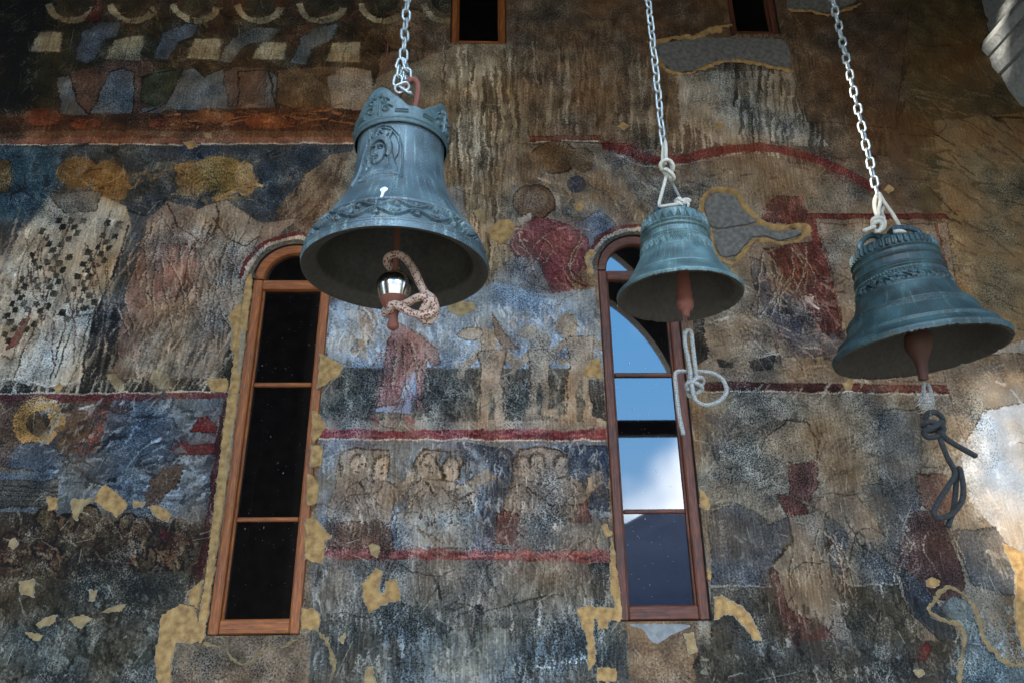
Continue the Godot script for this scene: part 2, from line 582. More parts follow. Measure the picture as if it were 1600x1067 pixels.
	P("434845", [-300, 985, 250, 970, 240, 1200, -300, 1200])
	brush("686b63", 260, -20, 900, 260, 1080, 80, 70, 16, 3)
	brush("23221d", 340, -20, 900, 260, 1080, 80, 70, 18, 4)
	P("3d1d22", [334, 708, 350, 626, 353, 626, 318, 900, 304, 905, 320, 830])
	# between the windows: grey drips, haloes, red cloak
	P("6f6049", [590, 120, 720, 70, 800, 64, 830, 226, 800, 380, 760, 480, 500, 480, 520, 330])
	brush("968469", 300, 690, 70, 800, 500, 90, 3, 70, 3)
	brush("b3a488", 120, 705, 70, 790, 240, 90, 3, 50, 3)
	brush("3b2f20", 260, 690, 70, 810, 480, 90, 3, 60, 4)
	P("5b5d62", [640, 300, 720, 290, 760, 480, 510, 480, 560, 420])
	P("695a48", [790, 224, 960, 224, 1100, 320, 1090, 380, 930, 350, 900, 400, 780, 380])
	brush("474a52", 140, 790, 226, 1080, 340, 60, 50, 26, 5)
	brush("7e705a", 160, 790, 226, 1090, 350, 60, 50, 26, 4)
	E("5f4526", 866, 246, 34, 24)
	ring("33271a", 2.5, 866, 246, 35, 25)
	E("5d4a36", 826, 262, 20, 24)
	E("57452f", 910, 250, 18, 20)
	E("5a432d", 834, 315, 32, 27)
	ring("33271a", 2.5, 834, 315, 33, 28)
	E("6a5540", 838, 312, 18, 18)
	E("34394a", 900, 288, 14, 14)
	P("8d8577", [806, 340, 830, 332, 832, 352, 818, 360])
	P("545a66", [900, 345, 940, 330, 964, 352, 930, 372, 922, 392, 896, 380])
	P("613236", [796, 384, 812, 356, 836, 338, 866, 344, 890, 352, 918, 374, 920, 398, 908, 420, 884, 432, 900, 462, 872, 470, 858, 452, 846, 428, 842, 404, 816, 404, 798, 394])
	P("6a3a3e", [850, 344, 890, 352, 918, 374, 916, 398, 880, 420, 846, 400, 850, 370])
	brush("4a1d22", 60, 800, 345, 910, 450, 30, 40, 24, 3)
	brush("a06a68", 70, 800, 345, 910, 460, 40, 60, 16, 2)
	P("5f5a58", [800, 400, 840, 406, 850, 430, 872, 470, 930, 460, 930, 500, 790, 500, 770, 430])
	# the sky scene between the windows
	P("647180", [500, 470, 690, 478, 770, 440, 850, 460, 930, 450, 946, 570, 940, 584, 500, 584])
	P("7a6a5e", [560, 476, 606, 480, 570, 540, 546, 576, 528, 574, 560, 520])
	P("76808c", [520, 484, 572, 486, 540, 570, 508, 556])
	brush("7f9cc0", 220, 520, 470, 930, 575, 75, 30, 20, 4)
	brush("9aa3ab", 200, 510, 470, 936, 575, 85, 30, 18, 3)
	brush("4d586e", 160, 640, 470, 930, 575, 70, 40, 22, 4)
	brush("8d7b6c", 120, 510, 470, 936, 580, 80, 40, 22, 3)
	P("4a4740", [490, 574, 640, 574, 944, 576, 948, 674, 490, 674])
	brush("2b2a27", 260, 495, 576, 940, 660, 60, 60, 22, 5)
	brush("7c776b", 330, 495, 576, 944, 676, 80, 40, 20, 3)
	P("6b675e", [500, 656, 946, 658, 946, 674, 500, 672])
	P("7e5450", [616, 508, 630, 508, 662, 528, 666, 580, 656, 616, 630, 632, 584, 636, 590, 610, 602, 590, 602, 548])
	P("68718a", [636, 590, 650, 578, 650, 616, 640, 622, 642, 646, 584, 644, 584, 638, 620, 628])
	P("7d5a50", [662, 530, 684, 544, 690, 566, 676, 572, 666, 560])
	P("7a4a42", [652, 620, 660, 632, 668, 640, 652, 640])
	P("754640", [630, 648, 642, 648, 650, 662, 632, 660])
	P("70463f", [576, 646, 588, 646, 592, 668, 578, 660])
	brush("5a3536", 50, 590, 520, 662, 630, 100, 20, 26, 2.5)
	L("4a2e2c", 2, [616, 508, 602, 548, 600, 590, 586, 636, 620, 630])
	E("8a7a66", 736, 522, 20, 10)
	ring("5a4a38", 1.8, 736, 522, 20, 10)
	E("7d705f", 830, 520, 17, 11)
	L("6e6252", 5, [830, 530, 833, 566])
	P("6b5a4c", [768, 490, 790, 520, 810, 545, 786, 544, 774, 520])
	figure("7c6a58", "7d6b58", 766, 520, 142.0, -0.1)
	figure("6f6254", "74634f", 842, 524, 120.0, 0.1)
	figure("776450", "7e6a54", 904, 496, 158.0, -0.3)
	P("2f3033", [920, 594, 942, 600, 946, 660, 926, 650])
	P("6e2a31", [500, 671, 946, 672, 950, 686, 500, 684])
	brush("8d4a4c", 60, 510, 672, 946, 684, 0, 10, 18, 3)
	brush("4a1c22", 50, 510, 672, 946, 684, 0, 10, 18, 3)
	L("9b8f82", 2, [500, 686, 946, 688])
	# the three groups of talking figures
	P("565d68", [498, 688, 950, 690, 954, 862, 494, 858])
	P("2c3548", [716, 692, 800, 700, 790, 850, 770, 856, 736, 760])
	P("30394c", [880, 696, 950, 696, 952, 800, 900, 790])
	brush("5f7898", 170, 600, 690, 800, 800, 80, 30, 18, 4)
	brush("8a93a0", 220, 500, 690, 950, 860, 85, 40, 16, 2.5)
	brush("20283a", 130, 720, 700, 950, 860, 85, 30, 18, 4)
	P("6c5f54", [512, 800, 522, 750, 532, 710, 560, 698, 604, 704, 608, 730, 600, 760, 630, 750, 646, 736, 648, 756, 620, 780, 612, 800, 614, 858, 506, 856])
	P("74685a", [532, 712, 556, 700, 580, 702, 584, 740, 560, 752, 536, 744])
	P("887560", [584, 718, 600, 714, 608, 726, 602, 752, 588, 754])
	P("5a4131", [506, 820, 590, 812, 612, 830, 612, 858, 506, 856])
	P("796956", [650, 720, 664, 704, 686, 700, 690, 748, 654, 750])
	P("857260", [692, 724, 704, 706, 722, 718, 718, 744, 706, 756, 694, 748])
	P("746a5e", [632, 800, 640, 760, 652, 746, 690, 750, 724, 758, 740, 742, 756, 734, 776, 744, 746, 764, 738, 800])
	P("6d6e6c", [620, 800, 736, 800, 744, 856, 618, 856])
	P("6a5c50", [800, 730, 806, 706, 836, 698, 874, 704, 888, 718, 884, 752, 812, 756])
	P("7b7062", [868, 714, 884, 710, 888, 740, 872, 752])
	P("64594f", [784, 806, 792, 760, 806, 744, 850, 760, 886, 744, 912, 756, 936, 734, 944, 744, 920, 776, 918, 806])
	P("54534f", [776, 800, 950, 810, 952, 862, 772, 858])
	P("5d3a34", [776, 806, 786, 794, 812, 806, 802, 850, 776, 850])
	P("5a332f", [886, 812, 918, 780, 922, 816])
	for o in [[532, 744, 530, 712, 556, 698, 604, 704, 608, 730, 600, 756], [584, 752, 582, 718, 602, 712], [650, 748, 648, 722, 662, 702, 720, 706, 724, 722, 716, 750], [692, 750, 692, 722, 704, 708], [640, 760, 660, 748, 690, 790, 740, 770], [690, 760, 710, 786, 744, 784], [800, 750, 800, 722, 812, 702, 850, 698, 886, 706, 886, 750], [794, 762, 820, 756, 860, 790, 912, 788], [850, 762, 880, 744, 900, 760], [560, 752, 574, 780, 600, 760]]:
		L("33271d", 2.4, o)
	for f in [[595, 732, 1.0], [560, 728, 0.9], [706, 732, 1.0], [672, 728, 0.95], [878, 730, 0.9], [840, 728, 1.0], [818, 730, 0.9]]:
		E("867460", f[0], f[1], 11 * f[2], 15 * f[2])
		ring("47372a", 3.5, f[0] - 1, f[1] - 4, 13 * f[2], 16 * f[2], PI * 0.95, PI * 2.1)
		L("43342a", 1.6, [f[0] - 6, f[1] - 3, f[0] - 2, f[1] - 3.5])
		L("43342a", 1.6, [f[0] + 2, f[1] - 3.5, f[0] + 6, f[1] - 3])
		L("4a382a", 1.6, [f[0], f[1] - 2, f[0] + 1, f[1] + 4])
		L("4a2c24", 1.8, [f[0] - 3, f[1] + 8, f[0] + 4, f[1] + 8])
	folds(520, 760, 90, 50, 9)
	folds(640, 760, 100, 80, 12)
	folds(796, 760, 120, 90, 13)
	folds(604, 530, 60, 100, 9)
	for hnd in [[628, 756, 640, 744, 646, 738], [628, 756, 646, 748], [736, 752, 752, 742, 762, 736], [740, 756, 764, 746, 774, 746], [918, 762, 930, 742, 940, 736], [920, 766, 940, 752]]:
		L("7f6d58", 5, hnd)
	brush("94897b", 240, 505, 700, 940, 856, 88, 20, 18, 2)
	brush("41382f", 160, 505, 740, 940, 856, 70, 50, 20, 2.5)
	P("6c3530", [492, 857, 954, 864, 956, 878, 490, 872])
	brush("944a40", 60, 500, 860, 950, 872, 0, 10, 20, 4)
	brush("452322", 40, 500, 860, 950, 876, 0, 10, 20, 3)
	P("55514b", [486, 873, 956, 878, 980, 1000, 980, 1200, 480, 1200])
	P("3d3f3c", [486, 980, 600, 940, 980, 985, 990, 1200, 480, 1200])
	P("2f302f", [920, 880, 956, 880, 956, 950, 930, 940])
	P("4f585c", [660, 990, 800, 980, 860, 1200, 640, 1200])
	brush("82807a", 360, 490, 876, 960, 1080, 88, 14, 26, 2.5)
	brush("2a2925", 330, 490, 876, 970, 1080, 85, 24, 26, 3)
	brush("6b7880", 160, 600, 980, 900, 1080, 88, 10, 24, 3)
	for o in [[626, 942, 660, 958, 676, 976], [692, 950, 710, 940, 726, 946, 712, 952, 692, 950], [730, 944, 750, 960, 800, 944, 850, 930, 880, 928], [530, 960, 580, 966], [700, 990, 716, 960, 750, 954]]:
		L("29251f", 2, o)
	E("222226", 748, 952, 7, 7)
	# right of the second window
	P("5f4d38", [1040, 100, 1250, 100, 1400, 320, 1100, 330, 1060, 240])
	P("7c7263", [1060, 112, 1240, 110, 1250, 170, 1300, 230, 1120, 225, 1060, 180])
	brush("94897a", 130, 1060, 60, 1240, 225, 90, 6, 50, 3)
	brush("312b22", 150, 1150, 56, 1300, 330, 88, 8, 50, 4)
	P("55422e", [1240, 20, 1420, 20, 1400, 200, 1260, 190])
	P("695a47", [1080, 250, 1180, 240, 1300, 270, 1400, 330, 1470, 350, 1520, 600, 1100, 600, 1080, 420])
	L("6e2a20", 17, [946, 226, 972, 232, 1000, 246, 1036, 252, 1080, 246, 1120, 236, 1180, 230, 1230, 236, 1290, 254, 1340, 280, 1372, 296])
	P("6d2a20", [940, 224, 990, 226, 1000, 240, 980, 246])
	L("8a7c66", 2.5, [960, 240, 990, 256, 1040, 262, 1090, 252, 1160, 240])
	brush("4a221a", 40, 960, 226, 1360, 290, 12, 20, 20, 3)
	P("4c2b24", [1190, 346, 1196, 320, 1218, 304, 1246, 308, 1262, 330, 1258, 352])
	brush("7a332b", 40, 1190, 306, 1260, 350, 60, 60, 12, 3)
	P("60251f", [1262, 334, 1480, 336, 1482, 342, 1262, 342])
	P("61281f", [1262, 344, 1274, 342, 1300, 440, 1322, 540, 1312, 540, 1284, 440])
	P("4e2823", [1192, 388, 1272, 378, 1296, 460, 1318, 520, 1290, 524, 1262, 490, 1236, 450, 1214, 410])
	P("4b4648", [1170, 402, 1194, 408, 1206, 450, 1226, 500, 1256, 520, 1318, 520, 1316, 548, 1260, 560, 1230, 540, 1200, 490, 1180, 450])
	P("45434a", [1222, 430, 1240, 470, 1262, 520, 1244, 520, 1226, 480])
	brush("8d5548", 90, 1200, 384, 1310, 520, 60, 20, 20, 2.5)
	brush("2d2327", 80, 1172, 400, 1316, 556, 65, 24, 28, 3)
	E("978672", 1266, 468, 8, 8)
	P("71614e", [1280, 350, 1480, 350, 1520, 600, 1330, 590, 1310, 470])
	brush("8b7a63", 200, 1090, 430, 1500, 596, 10, 30, 28, 3)
	brush("54432f", 190, 1090, 350, 1500, 596, 20, 50, 28, 3)
	P("2f2b26", [1120, 560, 1146, 564, 1146, 574, 1124, 574])
	P("322d28", [1170, 566, 1210, 556, 1206, 574, 1180, 580])
	P("2c2a28", [1086, 500, 1102, 500, 1104, 560, 1088, 570])
	L("5c3828", 5, [1462, 352, 1496, 470, 1522, 640])
	P("3d1e1d", [1096, 597, 1320, 600, 1320, 611, 1096, 608])
	P("5b2d24", [1320, 600, 1500, 604, 1500, 614, 1320, 611])
	L("8b8172", 2, [1096, 611, 1320, 613, 1490, 617])
	P("625c50", [1094, 614, 1520, 618, 1560, 780, 1590, 1200, 1090, 1200])
	P("675d4d", [1094, 614, 1500, 618, 1490, 730, 1096, 790])
	brush("7c7263", 150, 1095, 616, 1500, 800, -30, 40, 28, 3)
	brush("443d34", 220, 1095, 616, 1510, 800, -35, 40, 28, 3)
	brush("3b3a3c", 50, 1100, 640, 1140, 700, 80, 20, 26, 3)
	P("6b5d49", [1190, 700, 1200, 670, 1230, 654, 1270, 656, 1290, 690, 1280, 720, 1230, 730])
	P("42454c", [1110, 800, 1150, 788, 1184, 800, 1200, 818, 1232, 808, 1238, 842, 1206, 880, 1202, 914, 1112, 918])
	P("3f4349", [1286, 810, 1320, 800, 1340, 806, 1336, 850, 1320, 912, 1300, 912])
	P("4a4a4a", [1350, 760, 1430, 740, 1440, 800, 1420, 900, 1400, 912, 1344, 912, 1350, 850, 1370, 830])
	P("565450", [1380, 640, 1440, 640, 1440, 740, 1380, 770, 1370, 700])
	P("44474b", [1488, 830, 1560, 820, 1590, 900, 1586, 930, 1520, 914])
	brush("646c74", 80, 1112, 800, 1440, 912, 70, 50, 14, 2.5)
	P("5b3a33", [1232, 720, 1240, 726, 1276, 720, 1278, 760, 1262, 784, 1234, 772])
	P("573029", [1216, 772, 1240, 776, 1262, 796, 1254, 810, 1234, 808, 1222, 790])
	P("665d51", [1234, 810, 1290, 790, 1290, 850, 1302, 912, 1320, 940, 1340, 1000, 1260, 1000, 1222, 970, 1206, 900, 1210, 880, 1240, 842])
	P("645b50", [1270, 790, 1300, 770, 1340, 772, 1360, 800, 1410, 880, 1400, 890, 1364, 850, 1340, 830, 1318, 910, 1312, 920, 1328, 830, 1300, 810])
	P("4a302d", [1202, 890, 1214, 892, 1232, 950, 1290, 980, 1310, 1006, 1236, 1010, 1220, 980])
	P("48322e", [1400, 880, 1430, 800, 1470, 800, 1510, 910, 1500, 940, 1466, 936, 1440, 910])
	P("5a4236", [1434, 740, 1476, 740, 1500, 800, 1470, 810, 1440, 790])
	P("2b333e", [1404, 890, 1430, 900, 1470, 950, 1500, 1000, 1470, 1000, 1424, 960])
	P("403c34", [1112, 918, 1206, 916, 1222, 980, 1240, 1010, 1112, 1030])
	P("3f3b31", [1318, 914, 1404, 912, 1430, 980, 1440, 1010, 1330, 1000, 1312, 940])
	P("393a38", [1090, 1000, 1500, 1000, 1520, 1200, 1080, 1200])
	L("7d7365", 2.5, [1112, 916, 1206, 916])
	L("7d7365", 2, [1318, 913, 1404, 912])
	folds(1220, 810, 110, 190, 8)
	folds(1400, 810, 100, 130, 6)
	folds(1190, 380, 110, 160, 12)
	folds(800, 350, 110, 110, 12)
	for o in [[1240, 842, 1210, 880, 1204, 900, 1216, 960, 1236, 1000], [1290, 800, 1302, 910, 1330, 950], [1320, 800, 1344, 850, 1400, 886, 1420, 920], [1276, 720, 1280, 690, 1262, 660, 1230, 656, 1200, 680]]:
		L("352b21", 2.4, o)
	brush("8a806f", 70, 1210, 780, 1420, 1000, 70, 30, 26, 2.2)
	brush("74776f", 120, 1090, 1000, 1500, 1080, 60, 70, 14, 3)
	brush("201f1b", 200, 1090, 920, 1440, 1080, 80, 40, 18, 4)
	P("5a2422", [1440, 1010, 1452, 1004, 1460, 1010, 1448, 1030, 1434, 1034])
	# bare plaster at the far right and the blue patch in the corner
	P("787a7c", [1512, 560, 1760, 480, 1760, 1000, 1600, 900, 1560, 830, 1516, 780, 1500, 700])
	P("665a49", [1470, 560, 1760, 540, 1760, 600, 1540, 640, 1510, 690, 1490, 640])
	brush("808284", 60, 1520, 570, 1720, 880, 20, 60, 24, 4)
	P("48555a", [1508, 1060, 1508, 990, 1470, 950, 1490, 930, 1516, 940, 1536, 1010, 1580, 1040, 1700, 1060, 1700, 1200, 1500, 1200])
	brush("6d7f86", 90, 1480, 940, 1600, 1067, 80, 40, 14, 3)
	# painted band following the arch of each window
	for wd in [[-1.23, 3.55, 0.245], [0.94, 3.62, 0.25]]:
		for k in 3:
			var q := PackedVector2Array()
			var c := [Color("5e2723"), Color("8c7f6c"), Color("4d463a")][k] as Color
			for s in 30:
				var a := PI * s / 29.0
				q.append(Vector2((wd[0] + cos(a) * (wd[2] + 0.085 - 0.026 * k) - TX0) / (TX1 - TX0) * TW, (TY1 - wd[1] - sin(a) * (wd[2] + 0.085 - 0.026 * k)) / (TY1 - TY0) * TH))
			fill(q, c)
	# scratched writing
	for g in [[848, 1044, 840, 1042, 858, 1046], [849, 1026, 851, 1035, 848, 1045, 857, 1046], [856, 1025, 859, 1029], [861, 1029, 863, 1037, 867, 1037], [867, 1032, 866, 1042, 865, 1052], [873, 1034, 873, 1047], [875, 1032, 881, 1033, 876, 1040], [885, 1029, 886, 1038], [892, 1029, 891, 1036, 893, 1031], [900, 1028, 901, 1036], [898, 1031, 903, 1030], [909, 1018, 908, 1038], [908, 1032, 913, 1026, 914, 1036]]:
		L("a4aaa6", 1.4, g)
	for g in [[561, 1020, 560, 1040], [561, 1021, 566, 1024, 561, 1028, 569, 1031, 568, 1040, 560, 1041], [571, 1040, 576, 1021, 582, 1040], [587, 1037, 591, 1023, 595, 1036], [602, 1028, 610, 1028]]:
		L("858a86", 1.4, g)

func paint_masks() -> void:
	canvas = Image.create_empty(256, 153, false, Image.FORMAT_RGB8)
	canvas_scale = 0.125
	canvas.fill(Color(0.25, 0.35, 0.25))    # r: pale drips, g: pale flecks, b: grime and darker zones
	P("285068", [-300, -100, 330, -100, 200, 180, -300, 220])  # darker zone, upper left
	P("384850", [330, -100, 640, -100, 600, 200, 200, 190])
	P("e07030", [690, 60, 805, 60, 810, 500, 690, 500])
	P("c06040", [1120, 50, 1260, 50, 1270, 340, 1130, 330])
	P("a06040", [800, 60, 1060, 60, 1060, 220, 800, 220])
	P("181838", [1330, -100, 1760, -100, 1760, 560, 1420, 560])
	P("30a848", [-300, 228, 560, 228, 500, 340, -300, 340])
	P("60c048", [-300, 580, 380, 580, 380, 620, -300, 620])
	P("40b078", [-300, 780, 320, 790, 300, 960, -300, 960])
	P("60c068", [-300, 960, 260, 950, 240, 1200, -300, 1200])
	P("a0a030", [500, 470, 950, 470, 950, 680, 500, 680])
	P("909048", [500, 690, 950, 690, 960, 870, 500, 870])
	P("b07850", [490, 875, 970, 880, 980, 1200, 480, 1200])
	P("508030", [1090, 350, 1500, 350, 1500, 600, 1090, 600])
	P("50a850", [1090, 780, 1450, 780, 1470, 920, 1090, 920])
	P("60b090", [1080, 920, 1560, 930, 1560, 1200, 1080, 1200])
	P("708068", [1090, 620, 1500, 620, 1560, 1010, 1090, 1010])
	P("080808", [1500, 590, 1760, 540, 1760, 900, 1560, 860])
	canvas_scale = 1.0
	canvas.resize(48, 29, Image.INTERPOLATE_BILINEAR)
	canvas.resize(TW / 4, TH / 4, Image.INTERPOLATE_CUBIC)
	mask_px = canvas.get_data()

func noise_tile(freq: float, octaves: int, type := FastNoiseLite.TYPE_SIMPLEX_SMOOTH, seed_ := 1, w := 1024, h := 1024) -> Image:
	var n := FastNoiseLite.new()
	n.noise_type = type
	n.seed = seed_
	n.frequency = freq
	n.fractal_octaves = octaves
	var im := n.get_seamless_image(w, h)
	im.convert(Image.FORMAT_L8)
	return im

func finish_rows(chunk: int) -> void:
	var per := TH / 8
	var res := PackedByteArray()
	res.resize(per * TW * 3)
	var high := PackedByteArray()
	high.resize(per * TW)
	var o := 0
	var q := 0
	for yy in per:
		var y := chunk * per + yy
		var rowa := (y & 1023) << 10
		var rowb := ((y * 2 + 371) & 1023) << 10
		var rowc := ((y + 517) & 1023) << 10
		for x in TW:
			var mid := n_mid[rowa | (x & 1023)]
			var fine := n_fine[rowc | ((x + 211) & 1023)]
			var fine2 := n_fine[rowb | ((x * 2 + 97) & 1023)]
			var big := n_big[rowc | ((x + 640) & 1023)]
			var wx := clampi(x + (n_mid[rowc | ((x + 333) & 1023)] - 128) / 26 + (fine - 128) / 44, 0, TW - 1)
			var wy := clampi(y + (mid - 128) / 30 + (fine2 - 128) / 50, 0, TH - 1)
			var p := (wy * TW + wx) * 3
			var r := paint_px[p] / 255.0
			var g := paint_px[p + 1] / 255.0
			var b := paint_px[p + 2] / 255.0
			var mp := ((y >> 2) * (TW >> 2) + (x >> 2)) * 3
			var drip := mask_px[mp] / 255.0
			var fleck := mask_px[mp + 1] / 255.0
			var darken := mask_px[mp + 2] / 255.0
			# half-erased paint: it fades into the tone of its surroundings
			var era := clampf((n_mid[rowc | ((x + 777) & 1023)] + fine * 0.35 - 130.0) / 110.0, 0.0, 1.0) * (0.42 + 0.34 * darken)
			r += (soft_px[p] / 255.0 - r) * era
			g += (soft_px[p + 1] / 255.0 - g) * era
			b += (soft_px[p + 2] / 255.0 - b) * era
			# uneven pigment
			var gr := 0.25 + 0.006 * n_mid[rowa | ((x + 555) & 1023)]
			var k := 0.72 + 0.0022 * (mid - 20) + (0.0015 * (fine - 128) + 0.0014 * (fine2 - 128)) * gr + 0.0003 * big
			var lum := r * 0.3 + g * 0.55 + b * 0.15
			k = 1.0 + (k - 1.0) * clampf(0.3 + fleck * 3.0, 0.0, 1.0)
			r = (lum + (r - lum) * 0.62) * 1.03
			g = lum + (g - lum) * 0.62
			b = (lum + (b - lum) * 0.56) * 0.96
			r *= k * (1.0 + 0.0009 * (big - 128))
			g *= k
			b *= k * (1.0 - 0.0010 * (big - 128))
			# rubbed places where the lime ground shows
			var worn := (mid * 0.3 + fine * 0.35 + fine2 * 0.4 + fleck * 60.0 - 178.0) / 70.0
			if worn > 0.0:
				worn = minf(worn, 1.0) * 0.36
				r += (0.50 - r) * worn
				g += (0.48 - g) * worn
				b += (0.43 - b) * worn
			# drips of lime washed down the wall
			var st := (n_streak[rowa | (x & 1023)] * 0.6 + fine2 * 0.4 + big * 0.2 + drip * 110.0 - 205.0) / 120.0
			if st > 0.0:
				st = minf(st, 1.0) * 0.32
				r += (0.60 - r) * st
				g += (0.56 - g) * st
				b += (0.48 - b) * st
			# grime and darker zones
			var dk := (big * 0.4 + mid * 0.2 + fine2 * 0.4 + n_streak[rowc | ((x + 400) & 1023)] * 0.3 + darken * 100.0 - 190.0) / 150.0
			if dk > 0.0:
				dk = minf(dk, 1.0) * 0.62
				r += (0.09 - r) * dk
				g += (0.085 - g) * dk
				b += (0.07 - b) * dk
			# pale and dark flecks
			if fine2 * 0.55 + mid * 0.5 + fleck * 34.0 > 205.0:
				r += (0.56 - r) * 0.4
				g += (0.54 - g) * 0.4
				b += (0.50 - b) * 0.4
			elif fleck > 0.06 and fine2 * 0.6 + big * 0.4 < 68 + darken * 46.0:
				r *= 0.6
				g *= 0.6
				b *= 0.6
			r = maxf((r - 0.33) * 1.32 + 0.315, 0.035)
			g = maxf((g - 0.33) * 1.32 + 0.315, 0.034)
			b = maxf((b - 0.33) * 1.32 + 0.315, 0.032)
			var sc := scratch_px[y * TW + x]
			if sc:
				var s := sc / 255.0 * minf(1.0, 0.25 + fleck * 1.3)
				r += (0.68 - r) * s
				g += (0.66 - g) * s
				b += (0.60 - b) * s
			var cr := crack_px[y * TW + x]
			if cr:
				var s := 1.0 - cr / 255.0 * 0.75
				r *= s
				g *= s
				b *= s
			res[o] = clampi(int(r * 255.0), 0, 255)
			res[o + 1] = clampi(int(g * 255.0), 0, 255)
			res[o + 2] = clampi(int(b * 255.0), 0, 255)
			o += 3
			high[q] = clampi(int(70.0 + mid * 0.35 + fine * 0.25 + fine2 * 0.15 - cr * 0.5 - sc * 0.15), 0, 255)
			q += 1
	out_rows[chunk] = res
	out_high[chunk] = high

func fresco_material() -> StandardMaterial3D:
	n_mid = noise_tile(0.022, 5, FastNoiseLite.TYPE_SIMPLEX_SMOOTH, 3).get_data()
	n_fine = noise_tile(0.21, 3, FastNoiseLite.TYPE_SIMPLEX_SMOOTH, 5).get_data()
	n_big = noise_tile(0.006, 4, FastNoiseLite.TYPE_SIMPLEX_SMOOTH, 7).get_data()
	var im := noise_tile(0.3, 3, FastNoiseLite.TYPE_SIMPLEX, 9, 1024, 64)
	im.resize(1024, 1024, Image.INTERPOLATE_CUBIC)
	n_streak = im.get_data()
	paint_fresco()
	paint_px = canvas.get_data()
	var soft := canvas.duplicate() as Image
	soft.resize(64, 40, Image.INTERPOLATE_LANCZOS)
	soft.resize(TW, TH, Image.INTERPOLATE_CUBIC)
	soft_px = soft.get_data()
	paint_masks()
	# fine scratches, and cracks that wander
	canvas = Image.create_empty(TW, TH, false, Image.FORMAT_L8)
	rng.seed = 21
	for k in 2800:
		var a := Vector2(rng.randf() * TW, rng.randf() * TH)
		var ang := rng.randfn(PI * 0.5, 0.75)
		var l := rng.randf_range(4, 24) * (2.5 if k % 23 == 0 else 1.0)
		var c := rng.randf_range(0.12, 0.58)
		seg(a, a + Vector2(cos(ang), sin(ang)) * l, 1.0, Color(c, c, c))
	scratch_px = canvas.get_data()
	canvas = Image.create_empty(TW, TH, false, Image.FORMAT_L8)
	for k in 90:
		var a := Vector2(rng.randf() * TW, rng.randf() * TH)
		var ang := rng.randf() * TAU
		var c := rng.randf_range(0.2, 0.7)
		for s in rng.randi_range(8, 34):
			ang += rng.randfn(0.0, 0.5)
			var b := a + Vector2(cos(ang), sin(ang)) * rng.randf_range(4, 9)
			seg(a, b, rng.randf_range(0.8, 1.3), Color(c, c, c))
			a = b
	crack_px = canvas.get_data()
	out_rows.resize(8)
	out_high.resize(8)
	var threads := []
	for k in 8:
		var t := Thread.new()
		t.start(finish_rows.bind(k))
		threads.append(t)
	for t in threads:
		t.wait_to_finish()
	var data := PackedByteArray()
	var high := PackedByteArray()
	for k in 8:
		data.append_array(out_rows[k])
		high.append_array(out_high[k])
	var m := StandardMaterial3D.new()
	m.albedo_texture = ImageTexture.create_from_image(Image.create_from_data(TW, TH, false, Image.FORMAT_RGB8, data))
	m.roughness = 0.93
	m.metallic_specular = 0.3
	m.heightmap_enabled = true
	m.heightmap_texture = ImageTexture.create_from_image(Image.create_from_data(TW, TH, false, Image.FORMAT_L8, high))
	m.heightmap_scale = 0.6
	return m

# ---------------------------------------------------------------- other materials
func ramp_texture(noise: Image, colors: Array) -> ImageTexture:
	var g := Gradient.new()
	var off := PackedFloat32Array()
	var cols := PackedColorArray()
	for k in colors.size():
		off.append(float(k) / (colors.size() - 1))
		cols.append(Color(colors[k]))
	g.offsets = off
	g.colors = cols
	var w := noise.get_width()
	var h := noise.get_height()
	var d := noise.get_data()
	var lut := []
	for k in 256:
		lut.append(g.sample(k / 255.0))
	var out := PackedByteArray()
	out.resize(w * h * 3)
	for k in w * h:
		var c: Color = lut[d[k]]
		out[k * 3] = c.r8
		out[k * 3 + 1] = c.g8
		out[k * 3 + 2] = c.b8
	return ImageTexture.create_from_image(Image.create_from_data(w, h, false, Image.FORMAT_RGB8, out))

func noisy(colors: Array, noise: Image, scale: Vector3, rough_: float, metal := 0.0, relief := 0.0) -> StandardMaterial3D:
	var m := StandardMaterial3D.new()
	m.albedo_texture = ramp_texture(noise, colors)
	m.uv1_triplanar = true
	m.uv1_scale = scale
	m.roughness = rough_
	m.metallic = metal
	if relief > 0.0:
		m.heightmap_enabled = true
		m.heightmap_texture = ImageTexture.create_from_image(noise)
		m.heightmap_scale = relief
	return m

func plain(c: String, rough_: float, metal := 0.0) -> StandardMaterial3D:
	var m := StandardMaterial3D.new()
	m.albedo_color = Color(c)
	m.roughness = rough_
	m.metallic = metal
	return m

func braid(base: Array, spot: String, odds: float, seed_: int) -> StandardMaterial3D:
	# one turn of braided sheath: slanting strands both ways, some of another colour
	var n := 96
	var im := Image.create_empty(n, n, false, Image.FORMAT_RGB8)
	var hi := Image.create_empty(n, n, false, Image.FORMAT_L8)
	rng.seed = seed_
	var pick := {}
	for y in n:
		for x in n:
			var u := float(x + y) / n * 12.0
			var v := float(x - y + n) / n * 12.0
			var cu := int(floor(u)) % 12
			var cv := int(floor(v)) % 12
			var key := cu * 12 + cv
			if not pick.has(key):
				pick[key] = [rng.randf(), rng.randf()]
			var fu := absf(fposmod(u, 1.0) - 0.5) * 2.0
			var fv := absf(fposmod(v, 1.0) - 0.5) * 2.0
			var over := (cu + cv) % 2 == 0
			var hgt := 1.0 - pow(fu if over else fv, 2.5)
			var c := Color(base[0]).lerp(Color(base[1]), pick[key][0])
			if pick[key][1] < odds:
				c = Color(spot)
			c = c.lerp(Color(base[2]), (1.0 - hgt) * 0.35)
			im.set_pixel(x, y, c)
			hi.set_pixel(x, y, Color(hgt, hgt, hgt))
	var m := StandardMaterial3D.new()
	m.albedo_texture = ImageTexture.create_from_image(im)
	m.heightmap_enabled = true
	m.heightmap_texture = ImageTexture.create_from_image(hi)
	m.heightmap_scale = 0.15
	m.roughness = 0.85
	return m

